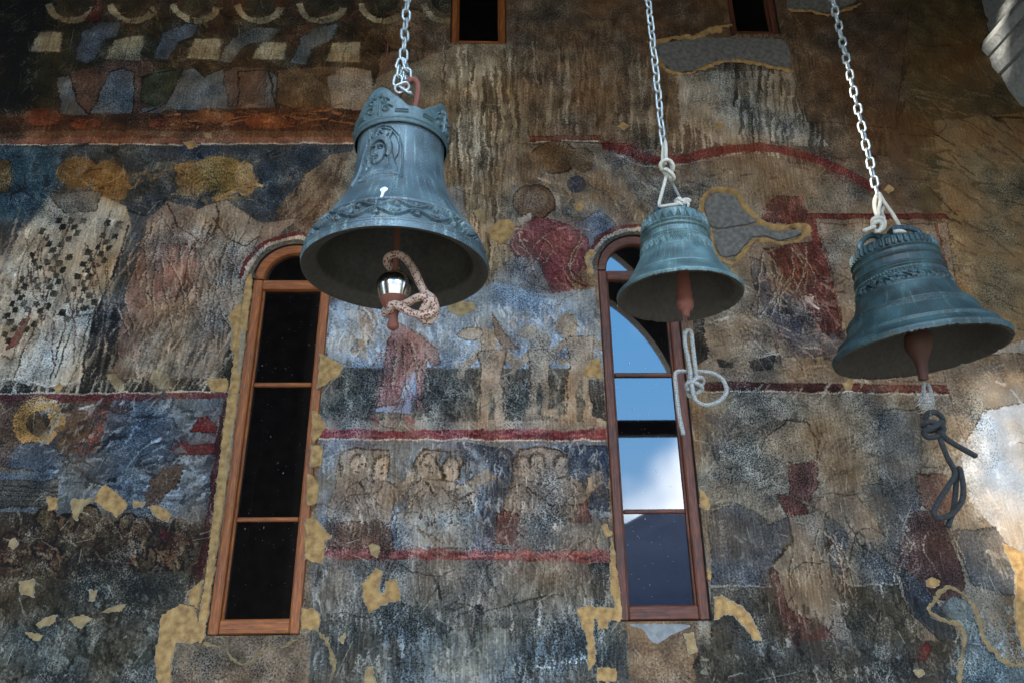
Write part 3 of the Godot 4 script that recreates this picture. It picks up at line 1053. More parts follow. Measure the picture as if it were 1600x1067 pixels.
func wood(colors: Array, seed_: int, upright: bool) -> StandardMaterial3D:
	var n := noise_tile(0.03, 5, FastNoiseLite.TYPE_SIMPLEX, seed_, 512, 64)
	n.resize(512, 512, Image.INTERPOLATE_CUBIC)
	var a := noise_tile(0.012, 3, FastNoiseLite.TYPE_SIMPLEX, seed_ + 1, 512, 512)
	var d := n.get_data()
	var e := a.get_data()
	for k in d.size():
		d[k] = clampi(int(d[k] * 0.65 + e[k] * 0.35), 0, 255)
	var im := Image.create_from_data(512, 512, false, Image.FORMAT_L8, d)
	if not upright:
		im.rotate_90(CLOCKWISE)
	return noisy(colors, im, Vector3(5, 1.6, 5) if upright else Vector3(1.6, 5, 5), 0.62, 0.0, 0.25)

func make_materials() -> void:
	var blotch := noise_tile(0.02, 5, FastNoiseLite.TYPE_SIMPLEX_SMOOTH, 31, 512, 512)
	var grain := noise_tile(0.08, 4, FastNoiseLite.TYPE_SIMPLEX_SMOOTH, 33, 512, 512)
	var pits := noise_tile(0.09, 3, FastNoiseLite.TYPE_CELLULAR, 35, 512, 512)
	var mott := noise_tile(0.02, 6, FastNoiseLite.TYPE_SIMPLEX_SMOOTH, 37, 512, 512)
	var sharp := noise_tile(0.22, 2, FastNoiseLite.TYPE_SIMPLEX, 38, 512, 512).get_data()
	var md := mott.get_data()
	for k in md.size():
		md[k] = clampi(int(md[k] * 0.62 + sharp[k] * 0.46 - 12.0), 0, 255)
	mott = Image.create_from_data(512, 512, false, Image.FORMAT_L8, md)
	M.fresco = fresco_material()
	M.ochre = noisy(["4c381e", "7a5d36", "9a7b4a", "ad926a"], mott, Vector3(1.7, 1.7, 1.7), 0.95, 0.0, 0.5)
	M.ochre_pale = noisy(["52442a", "725f3e", "8a7650", "9f8d68"], mott, Vector3(1.7, 1.7, 1.7), 0.95, 0.0, 0.5)
	M.render_lip = noisy(["4a3f2a", "6b5a3a", "857452", "a09274"], mott, Vector3(4, 4, 4), 0.95, 0.0, 0.6)
	M.edge_lime = noisy(["4c4436", "6e6552", "867c68", "9a907b"], mott, Vector3(3, 3, 3), 0.95, 0.0, 0.5)
	M.lime = noisy(["4f5252", "6c6f6e", "868886"], mott, Vector3(1.7, 1.7, 1.7), 0.95, 0.0, 0.4)
	M.stone = noisy(["35342f", "524f49", "66635d", "7d7a73"], mott, Vector3(2.1, 2.1, 2.1), 0.95, 0.0, 0.6)
	M.pale_stone = noisy(["585c5b", "797d7b", "8d908d", "a3a5a1"], mott, Vector3(2.4, 2.4, 2.4), 0.9, 0.0, 1.2)
	M.plaster = noisy(["6a6256", "7c7468", "8a8378"], blotch, Vector3(0.4, 0.4, 0.4), 0.95)
	M.paving = noisy(["7a7468", "8f887b", "a39c8f"], blotch, Vector3(0.3, 0.3, 0.3), 0.9)
	M.ceiling = noisy(["2c2118", "3f3022", "4b3a2a"], grain, Vector3(0.6, 0.6, 0.6), 0.9)
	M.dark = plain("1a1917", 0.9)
	M.patina_blue = noisy(["222c32", "303e46", "3e4e57", "4a5c65", "6a7c82"], mott, Vector3(3.4, 2.0, 3.4), 0.55, 0.2, 0.0)
	M.patina_crown = noisy(["222e30", "324346", "41565a", "587070"], mott, Vector3(4, 4, 4), 0.55, 0.2, 0.0)
	M.patina_teal = noisy(["1f2e32", "32484d", "456166", "658286"], mott, Vector3(4, 2.2, 4), 0.55, 0.2, 0.0)
	M.patina_dark = noisy(["111d22", "1c2f35", "284249", "426063"], mott, Vector3(4, 2.2, 4), 0.52, 0.25, 0.0)
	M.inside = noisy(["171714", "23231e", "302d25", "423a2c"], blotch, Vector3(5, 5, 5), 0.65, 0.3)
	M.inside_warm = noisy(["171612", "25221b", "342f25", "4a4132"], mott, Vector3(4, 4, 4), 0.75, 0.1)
	M.rust = noisy(["45261b", "5f3425", "774534"], grain, Vector3(9, 9, 9), 0.8, 0.1, 0.1)
	M.rust_dark = noisy(["2c1a12", "43281c", "573626"], grain, Vector3(9, 9, 9), 0.75, 0.2, 0.1)
	M.chrome = noisy(["8f8b84", "b0aca4", "bdb9b2"], blotch, Vector3(9, 9, 9), 0.2, 1.0)
	M.zinc = noisy(["737b7a", "8f9795", "a6aeab"], grain, Vector3(20, 20, 20), 0.4, 0.6)
	M.wood_v = wood(["391c08", "6c380f", "884c16", "9c6024"], 41, true)
	M.wood_h = wood(["391c08", "6c380f", "884c16", "9c6024"], 41, false)
	M.wood_red_v = wood(["200e05", "3c1a09", "55280f", "6a3616"], 45, true)
	M.wood_red_h = wood(["200e05", "3c1a09", "55280f", "6a3616"], 45, false)
	M.beam = wood(["2a1a10", "40291a", "523522"], 47, false)
	M.rope_pink = braid(["94806e", "a6927f", "54463c"], "5c2624", 0.26, 51)
	M.rope_white = braid(["a19c8c", "b4af9f", "56534a"], "b0aea4", 0.2, 53)
	M.rope_grey = braid(["7a7a74", "8e8e86", "343432"], "585852", 0.3, 55)
	M.rope_dark = braid(["161a1a", "1e2222", "070808"], "060707", 0.3, 57)
	M.fray = plain("a8a69e", 0.95)
	M.lime_white = plain("a9b2b6", 0.9)
	M.mountain = noisy(["0e1a2e", "16243c", "20304a"], blotch, Vector3(0.01, 0.01, 0.01), 0.95)
	M.grass = noisy(["3c4426", "4d5530", "5e643c"], blotch, Vector3(0.05, 0.05, 0.05), 0.95)
	var g := StandardMaterial3D.new()
	g.albedo_color = Color(0.02, 0.02, 0.025, 0.86)
	g.transparency = BaseMaterial3D.TRANSPARENCY_ALPHA
	g.roughness = 0.02
	g.metallic_specular = 0.7
	M.glass = g

# ---------------------------------------------------------------- the church wall
var openings := []
var losses := []

func build_wall() -> void:
	var church := thing("church_wall", "tall frescoed church wall with faded saints, ochre plaster losses and narrow arched windows", "wall")
	# x0, x1, sill, spring
	openings = [[-1.475, -0.985, 1.50, 3.555], [0.69, 1.19, 1.545, 3.63], [-0.285, 0.125, 5.455, 7.0], [1.80, 2.17, 5.585, 7.1]]
	var mid_loss := [1107, 358, 1094, 324, 1102, 304, 1124, 294, 1151, 300, 1168, 321, 1188, 344, 1219, 354, 1256, 350, 1263, 360, 1249, 374, 1222, 380, 1195, 374, 1178, 378, 1158, 401, 1148, 411, 1127, 406, 1116, 390]
	var top_loss := [1012, 64, 1070, 56, 1087, 56, 1111, 46, 1146, 40, 1150, 55, 1222, 55, 1239, 67, 1239, 110, 1208, 106, 1171, 97, 1127, 97, 1097, 108, 1070, 116, 1046, 111, 1033, 98, 1018, 72]
	var corner_loss := [1229, -40, 1229, 14, 1296, 22, 1343, 6, 1360, -40]
	losses = [wall_points(mid_loss), wall_points(top_loss), wall_points(corner_loss)]
	var xs := PackedFloat32Array()
	var x := -9.0
	while x < 9.6:
		xs.append(x)
		x += 0.026 if x > -4.1 and x < 4.6 else 0.35
	xs.append(9.6)
	var ys := PackedFloat32Array()
	var y := 0.0
	while y < 10.4:
		ys.append(y)
		y += 0.026 if y > 0.95 and y < 6.15 else 0.3
	ys.append(10.4)
	for o in openings:
		for v in [o[0], o[1]]:
			snap(xs, v)
		snap(ys, o[2])
		snap(ys, o[3])
	var nu := xs.size()
	var nv := ys.size()
	var V := PackedVector3Array()
	var UV := PackedVector2Array()
	var gone := PackedByteArray()
	gone.resize(nu * nv)
	for j in nv:
		for i in nu:
			var p := Vector2(xs[i], ys[j])
			for k in openings.size():
				var o: Array = openings[k]
				var c := Vector2((o[0] + o[1]) * 0.5, o[3])
				var r: float = (o[1] - o[0]) * 0.5
				if p.y > c.y and p.distance_to(c) < r:
					gone[j * nu + i] = k + 1
				elif p.x > o[0] + 0.001 and p.x < o[1] - 0.001 and p.y > o[2] + 0.001 and p.y <= c.y + 0.001:
					gone[j * nu + i] = k + 1
			var z := wall_z(p.x, p.y)
			for l in losses:
				if Geometry2D.is_point_in_polygon(p, l):
					z -= 0.022
			V.append(Vector3(p.x, p.y, z))
	# points just inside an arch move out to it, so that its edge is round
	var skip := PackedByteArray()
	skip.resize(nu * nv)
	for j in nv - 1:
		for i in nu - 1:
			var n := 0
			for q in [j * nu + i, j * nu + i + 1, (j + 1) * nu + i, (j + 1) * nu + i + 1]:
				n += 1 if gone[q] else 0
			var mid := Vector2((xs[i] + xs[i + 1]) * 0.5, (ys[j] + ys[j + 1]) * 0.5)
			for o in openings:
				if mid.x > o[0] and mid.x < o[1] and mid.y > o[2] and mid.y < o[3]:
					n = 4
			if n == 4:
				skip[j * nu + i] = 1
	for j in nv:
		for i in nu:
			var k := gone[j * nu + i]
			if k:
				var o: Array = openings[k - 1]
				var c := Vector2((o[0] + o[1]) * 0.5, o[3])
				var p := Vector2(xs[i], ys[j])
				if p.y > c.y:
					var e: Vector2 = c + (p - c).normalized() * (o[1] - o[0]) * 0.5
					V[j * nu + i] = Vector3(e.x, e.y, wall_z(e.x, e.y))
	for p in V:
		UV.append(Vector2((p.x - TX0) / (TX1 - TX0), (TY1 - p.y) / (TY1 - TY0)))
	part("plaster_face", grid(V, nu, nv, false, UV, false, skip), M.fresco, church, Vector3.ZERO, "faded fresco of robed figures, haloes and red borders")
	# stones in the places where the plaster has fallen
	for s in [[1110, 352, 1100, 322, 1108, 306, 1126, 300, 1148, 305, 1163, 326, 1184, 346, 1130, 356], [1112, 360, 1186, 350, 1216, 359, 1250, 356, 1256, 362, 1244, 369, 1220, 375, 1196, 368, 1174, 372, 1152, 398, 1128, 400, 1120, 386]]:
		part("exposed_stone", slab(wall_points(s), -0.028, -0.008, 0.006, 0.004), M.stone, church)
	for s in [[1022, 70, 1068, 61, 1118, 58, 1117, 97, 1070, 111, 1048, 106, 1034, 92], [1122, 58, 1218, 60, 1234, 72, 1233, 104, 1170, 93, 1122, 94], [1233, -40, 1232, 10, 1296, 16, 1340, 0, 1354, -40]]:
		part("exposed_stone", slab(wall_points(s), -0.028, -0.008, 0.006, 0.004), M.stone, church)
	for r in [[[1109, 360, 1107, 356, 1094, 324, 1102, 304, 1124, 294, 1151, 300, 1168, 321, 1188, 344, 1219, 354, 1256, 351, 1264, 360, 1249, 374, 1222, 380, 1195, 374, 1178, 378, 1158, 401, 1148, 411, 1127, 406, 1116, 390, 1109, 358], 0.05, 0.013], [[1010, 66, 1070, 56, 1087, 56, 1111, 45, 1145, 39], 0.045, 0.012], [[1016, 68, 1033, 98, 1046, 111, 1070, 116, 1097, 108, 1127, 97, 1171, 97, 1208, 106, 1240, 110], 0.055, 0.014], [[1229, 14, 1264, 17, 1296, 23, 1346, 6], 0.045, 0.012]]:
		part("mortar_rim", ridge(r[0], r[1], r[2]), M.ochre, church)
	for r in [[[1499, 1075, 1502, 1038, 1508, 997, 1499, 977, 1475, 968, 1453, 955, 1462, 936, 1478, 920, 1502, 923, 1519, 943, 1532, 974, 1543, 1007, 1570, 1034, 1604, 1042], 0.055, 0.013], [[314, 1004, 344, 1010, 360, 1024, 375, 1040, 405, 1023, 442, 1010, 466, 998], 0.045, 0.011], [[484, 982, 506, 996, 518, 1020, 522, 1044, 514, 1072], 0.06, 0.012]]:
		part("mortar_rim", ridge(r[0], r[1], r[2]), M.render_lip, church)
	# ochre repairs and bare render around the windows, and chips elsewhere
	var ochre := [
		[386, 437, 394, 438, 371, 620, 345, 820, 318, 996, 308, 990, 326, 870, 344, 708, 359, 600, 376, 500], [356, 495, 378, 470, 373, 520, 366, 552, 360, 545, 362, 515],
		[324, 594, 354, 591, 354, 612, 330, 610], [294, 925, 316, 908, 310, 950, 297, 943], [253, 963, 280, 945, 304, 952, 313, 995, 304, 1003, 276, 1003, 266, 1040, 267, 1090, 250, 1090, 241, 1024, 248, 997],
		[500, 553, 516, 560, 537, 572, 529, 588, 497, 606], [489, 643, 500, 650, 509, 668, 489, 690], [487, 696, 504, 698, 503, 727, 485, 729], [482, 741, 497, 755, 495, 784, 480, 788],
		[478, 812, 495, 812, 505, 826, 518, 838, 508, 845, 504, 880, 476, 872], [471, 950, 495, 954, 500, 978, 484, 986, 470, 982],
		[586, 889, 596, 893, 591, 923, 600, 928, 603, 908, 618, 906, 626, 936, 601, 943, 577, 958, 569, 940, 565, 913],
		[915, 399, 924, 390, 930, 396, 921, 407, 927, 428, 919, 428], [910, 582, 921, 565, 937, 559, 941, 592, 928, 590, 915, 588], [940, 820, 946, 818, 957, 835, 948, 840],
		[957, 842, 962, 880, 972, 966, 950, 968, 948, 982, 937, 982, 932, 964, 926, 974, 930, 1031, 921, 1044, 917, 994, 904, 962, 903, 952, 918, 947, 962, 951, 955, 923, 954, 880],
		[1094, 764, 1107, 780, 1107, 795, 1096, 791], [1105, 886, 1112, 890, 1112, 906, 1106, 906], [1117, 933, 1127, 931, 1161, 950, 1176, 967, 1190, 997, 1178, 1000, 1165, 980, 1141, 960, 1118, 967],
		[765, 372, 766, 356, 780, 344, 797, 343, 804, 352, 798, 372, 782, 382], [1566, 849, 1586, 896, 1585, 963, 1597, 1010, 1612, 1040, 1640, 1060, 1640, 930, 1610, 880, 1596, 862],
		[164, 758, 199, 788, 182, 806, 147, 781], [74, 776, 89, 779, 87, 794, 76, 797], [233, 791, 250, 792, 267, 805, 260, 815, 244, 806], [208, 783, 224, 785, 222, 791, 208, 791],
		[897, 320, 903, 317, 912, 321, 908, 330, 900, 328], [84, 606, 92, 598, 98, 604, 92, 614], [286, 222, 302, 220, 308, 228, 294, 233], [318, 208, 330, 208, 328, 215, 320, 214], [966, 198, 974, 192, 982, 197, 976, 204], [1116, 196, 1124, 190, 1132, 197, 1122, 203],
		[1318, 600, 1326, 592, 1334, 598, 1330, 608, 1322, 608], [935, 1045, 962, 1044, 962, 1062, 934, 1063], [1382, 296, 1390, 290, 1397, 296, 1390, 302], [1450, 908, 1460, 902, 1468, 908, 1460, 918, 1450, 914]]
	for o in ochre:
		part("plaster_patch", slab(wall_points(o), -0.006, 0.0055, 0.004, 0.004), M.ochre, church, Vector3.ZERO, "ochre patch of bare plaster")
	var pale := [[111, 781, 144, 780, 128, 792, 118, 813, 112, 800], [30, 910, 52, 906, 52, 932, 32, 928], [108, 967, 130, 962, 143, 967, 126, 980], [160, 957, 178, 948, 195, 943, 190, 954], [56, 975, 70, 966, 86, 962, 82, 972, 62, 982], [14, 850, 20, 841, 27, 848, 20, 858], [40, 987, 66, 992, 60, 1001, 46, 997], [140, 928, 138, 922, 150, 924, 148, 938, 140, 938],
		[700, 478, 720, 472, 742, 474, 740, 486, 720, 494, 706, 490], [740, 332, 752, 328, 758, 336, 748, 344], [1070, 991, 1084, 990, 1090, 1018, 1078, 1021], [1430, 1048, 1440, 1046, 1444, 1054, 1434, 1056], [574, 1040, 582, 1042, 586, 1066, 574, 1080, 568, 1060], [575, 852, 582, 850, 592, 856, 590, 870, 580, 866], [530, 1000, 540, 988, 536, 1004]]
	for o in ochre + pale:
		for big in Geometry2D.offset_polygon(wall_points(o), 0.0045):
			part("broken_edge", slab(big, -0.006, 0.0022, 0.002, 0.006), M.edge_lime, church)
	for o in pale:
		part("plaster_patch", slab(wall_points(o), -0.006, 0.005, 0.004, 0.004), M.ochre_pale, church, Vector3.ZERO, "pale chip of bare plaster")
	for o in [[984, 975, 1006, 984, 1016, 1000, 1028, 1005, 1050, 992, 1078, 980, 1070, 975], [466, 1000, 480, 992, 440, 1012, 404, 1020, 376, 1034, 352, 1012, 330, 998, 460, 998]]:
		part("plaster_patch", slab(wall_points(o), -0.006, 0.003, 0.003, 0.003), M.lime, church, Vector3.ZERO, "grey lime patch under window")
	for k in openings.size():
		build_window(church, openings[k], k % 2 == 1, k)
	# the dark nave behind the windows
	var nave := thing("nave_interior", "dark church interior seen through the window panes", "room", Vector3(0, 0, -0.5))
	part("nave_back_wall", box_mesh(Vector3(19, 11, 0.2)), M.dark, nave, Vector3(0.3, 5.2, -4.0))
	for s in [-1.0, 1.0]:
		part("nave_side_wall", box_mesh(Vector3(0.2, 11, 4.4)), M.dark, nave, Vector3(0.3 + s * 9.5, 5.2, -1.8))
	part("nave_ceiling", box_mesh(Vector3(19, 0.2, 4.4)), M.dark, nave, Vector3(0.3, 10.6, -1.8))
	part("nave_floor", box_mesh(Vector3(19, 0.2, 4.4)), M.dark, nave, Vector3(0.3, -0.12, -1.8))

func snap(a: PackedFloat32Array, v: float) -> void:
	var best := 0
	for k in a.size():
		if absf(a[k] - v) < absf(a[best] - v):
			best = k
	a[best] = v

func box_mesh(s: Vector3) -> BoxMesh:
	var b := BoxMesh.new()
	b.size = s
	return b

func arch_bar(r0: float, r1: float, z0: float, z1: float, c: float) -> ArrayMesh:
	# a half ring of timber with chamfered edges
	var sec := [Vector2(r0, z0), Vector2(r0, z1 - c), Vector2(r0 + c, z1), Vector2(r1 - c, z1), Vector2(r1, z1 - c), Vector2(r1, z0)]
	var st := SurfaceTool.new()
	st.begin(Mesh.PRIMITIVE_TRIANGLES)
	st.set_smooth_group(-1)
	var n := 28
	for k in n:
		var a := PI * k / n
		var b := PI * (k + 1) / n
		for m in sec.size() - 1:
			var p: Vector2 = sec[m]
			var q: Vector2 = sec[m + 1]
			var mid := Vector3(cos(a), sin(a), 0) * (r0 + r1) * 0.5 + Vector3(0, 0, (z0 + z1) * 0.5)
			var A := Vector3(cos(a) * p.x, sin(a) * p.x, p.y)
			var B := Vector3(cos(b) * p.x, sin(b) * p.x, p.y)
			var C := Vector3(cos(b) * q.x, sin(b) * q.x, q.y)
			var D := Vector3(cos(a) * q.x, sin(a) * q.x, q.y)
			quad(st, A, B, C, D, (A + C) * 0.5 - mid)
	st.generate_normals()
	return st.commit()

func build_window(church: Node3D, o: Array, red: bool, number: int) -> void:
	var w := Node3D.new()
	w.name = "window" if number == 0 else "window_%03d" % number
	var cx: float = (o[0] + o[1]) * 0.5
	w.position = Vector3(cx, o[2], 0)
	church.add_child(w, true)
	w.set_meta("label", ["tall arched window with orange wooden frame and black panes", "tall arched window with red brown frame reflecting blue sky", "small high window with orange frame, cut by the top of the picture", "small high window with dark pane and thin brown frame"][number])
	var V: Material = M.wood_red_v if red else M.wood_v
	var H: Material = M.wood_red_h if red else M.wood_h
	var W: float = o[1] - o[0]
	var h: float = o[3] - o[2]
	var s := 0.056 if number < 2 else 0.045
	var gap := 0.004
	var zf := -0.012
	var d := 0.07
	var rail := 0.075 if number < 2 else 0.04
	for sd in [-1.0, 1.0]:
		part("stile", chamfer_box(Vector3(s, h - 0.002, d), 0.007), V, w, Vector3(sd * (W * 0.5 - s * 0.5 - gap), h * 0.5, zf - d * 0.5))
	part("bottom_rail", chamfer_box(Vector3(W - 2.0 * s - 2.0 * gap, rail, d - 0.006), 0.008), H, w, Vector3(0, rail * 0.5 + gap, zf - d * 0.5))
	part("transom", chamfer_box(Vector3(W - 2.0 * s - 2.0 * gap, 0.062, d - 0.008), 0.008), H, w, Vector3(0, h - 0.032, zf - d * 0.5))
	part("arched_head", arch_bar(W * 0.5 - s - gap, W * 0.5 - gap, zf - d, zf, 0.007), H, w, Vector3(0, h + 0.002, 0))
	var inner := W - 2.0 * s - 2.0 * gap
	# a thin inner moulding round the glass
	for sd in [-1.0, 1.0]:
		part("glazing_bead", chamfer_box(Vector3(0.012, h - rail - 0.064, 0.02), 0.004), V, w, Vector3(sd * (inner * 0.5 - 0.006), rail + (h - rail - 0.064) * 0.5, zf - 0.04))
	var bars := []
	if number == 0:
		bars = [2.095 - o[2], 2.88 - o[2]]
	elif number == 1:
		bars = [2.124 - o[2], 2.94 - o[2]]
	else:
		bars = [h * 0.5]
	for y in bars:
		part("glazing_bar", chamfer_box(Vector3(inner - 0.026, 0.024, 0.03), 0.006), H, w, Vector3(0, y, zf - 0.045))
	var edges := [rail] + bars + [h - 0.064]
	for k in edges.size() - 1:
		var y0: float = edges[k] - 0.004
		var y1: float = edges[k + 1] + 0.004
		# old panes are not quite flat
		var pp := PackedVector3Array()
		for j in 40:
			for i in 20:
				var q := Vector2((i / 19.0 - 0.5) * (inner - 0.002), (j / 39.0 - 0.5) * (y1 - y0))
				pp.append(Vector3(q.x, q.y, 0.0 * wave.get_noise_2d(q.x * 2.5 + k * 9.0 + number * 3.0, q.y * 1.6)))
		var g := part("pane", grid(pp, 20, 40, false, PackedVector2Array(), false), M.glass, w, Vector3(0, (y0 + y1) * 0.5, zf - 0.05))
		g.rotation_degrees = Vector3([0.25, -0.2, 0.3, 0.1][k], [0.15, -0.25, 0.1, 0.0][k], 0)
	# the lunette
	var st := SurfaceTool.new()
	st.begin(Mesh.PRIMITIVE_TRIANGLES)
	var R := W * 0.5 - s - gap + 0.003
	for k in 24:
		for v in [Vector3.ZERO, Vector3(cos(PI * (k + 1) / 24), sin(PI * (k + 1) / 24), 0) * R, Vector3(cos(PI * k / 24), sin(PI * k / 24), 0) * R]:
			st.set_normal(Vector3.BACK)
			st.set_uv(Vector2(0.5 + v.x, v.y))
			st.add_vertex(v)
	var lun := part("pane", st.commit(), M.glass, w, Vector3(0, h - 0.002, zf - 0.052))
	lun.rotation_degrees.x = 4.0 if number < 2 else 0.0
	# specks and runs of dirt on the glass
	if number < 2:
		rng.seed = 300 + number
		var dirt := SurfaceTool.new()
		dirt.begin(Mesh.PRIMITIVE_TRIANGLES)
		for k in 110:
			var p := Vector3(rng.randf_range(-0.47, 0.47) * inner, rng.randf_range(rail + 0.02, h - 0.08), zf - 0.045)
			var big := rng.randf() < 0.14
			var n := Vector3(rng.randfn(0, 0.0012), rng.randf_range(0.001, 0.014 if big else 0.003), 0)
			var e := Vector3(rng.randf_range(0.0007, 0.0016), rng.randf_range(-0.0006, 0.0006), 0)
			tri(dirt, p - e, p + e, p + n, Vector3.BACK)
			tri(dirt, p + e, p + n, p + n * 0.6 + e * 1.6, Vector3.BACK)
		dirt.generate_normals()
		var ds := part("dirt_specks", dirt.commit(), M.fray, w)
		ds.set_meta("kind", "stuff")
	# plastered reveal through the thickness of the wall
	var outline := PackedVector2Array([Vector2(-W * 0.5, 0), Vector2(W * 0.5, 0), Vector2(W * 0.5, h)])
	for k in range(1, 25):
		outline.append(Vector2(cos(PI * k / 24), sin(PI * k / 24)) * W * 0.5 + Vector2(0, h))
	var r2 := SurfaceTool.new()
	r2.begin(Mesh.PRIMITIVE_TRIANGLES)
	r2.set_smooth_group(-1)
	for k in outline.size():
		var a := outline[k]
		var b := outline[(k + 1) % outline.size()]
		var f := Vector3(0, 0, wall_z(cx + a.x, o[2] + a.y))
		var f2 := Vector3(0, 0, wall_z(cx + b.x, o[2] + b.y))
		quad(r2, Vector3(a.x, a.y, 0) + f, Vector3(b.x, b.y, 0) + f2, Vector3(b.x, b.y, -0.5), Vector3(a.x, a.y, -0.5), Vector3(-(a.x + b.x), h - a.y - b.y, 0))
	r2.generate_normals()
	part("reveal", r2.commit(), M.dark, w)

# ---------------------------------------------------------------- bells
func stamp(a: PackedFloat32Array, w: int, h: int, p: Vector2, q: Vector2, r: float, high: float) -> void:
	var lo := p.min(q) - Vector2(r, r)
	var hi := p.max(q) + Vector2(r, r)
	for y in range(maxi(0, int(lo.y)), mini(h - 1, int(hi.y) + 1) + 1):
		for x in range(int(floor(lo.x)), int(hi.x) + 2):
			var c := Geometry2D.get_closest_point_to_segment(Vector2(x, y), p, q)
			var d := c.distance_to(Vector2(x, y)) / r
			if d < 1.0:
				var k := y * w + posmod(x, w)
				a[k] = maxf(a[k], high * minf(1.0, (1.0 - d) * 2.6))

func strokes(a: PackedFloat32Array, w: int, h: int, pts: Array, r: float, high: float, r_end := -1.0) -> void:
	var n := pts.size() / 2
	for i in n - 1:
		var f := float(i) / maxi(1, n - 1)
		stamp(a, w, h, Vector2(pts[i * 2], pts[i * 2 + 1]), Vector2(pts[i * 2 + 2], pts[i * 2 + 3]), r if r_end < 0.0 else lerpf(r, r_end, f), high)

func curl(a: PackedFloat32Array, w: int, h: int, cx: float, cy: float, r0: float, r1: float, a0: float, turn: float, thick: float, high: float) -> void:
	var pts := []
	for k in 19:
		var f := k / 18.0
		var g := a0 + turn * f
		var r := lerpf(r0, r1, f)
		pts.append(cx + cos(g) * r)
		pts.append(cy + sin(g) * r)
	strokes(a, w, h, pts, thick, high)

func sample(a: PackedFloat32Array, w: int, h: int, u: float, v: float) -> float:
	var x := u * w
	var y := clampf(v, 0.0, 0.9999) * (h - 1)
	var x0 := int(floor(x))
	var y0 := int(y)
	var fx := x - x0
	var fy := y - y0
	var xa := posmod(x0, w)
	var xb := posmod(x0 + 1, w)
	var y1 := mini(y0 + 1, h - 1)
	return lerpf(lerpf(a[y0 * w + xa], a[y0 * w + xb], fx), lerpf(a[y1 * w + xa], a[y1 * w + xb], fx), fy)

var vine: PackedFloat32Array
var icon: PackedFloat32Array
var scroll: PackedFloat32Array

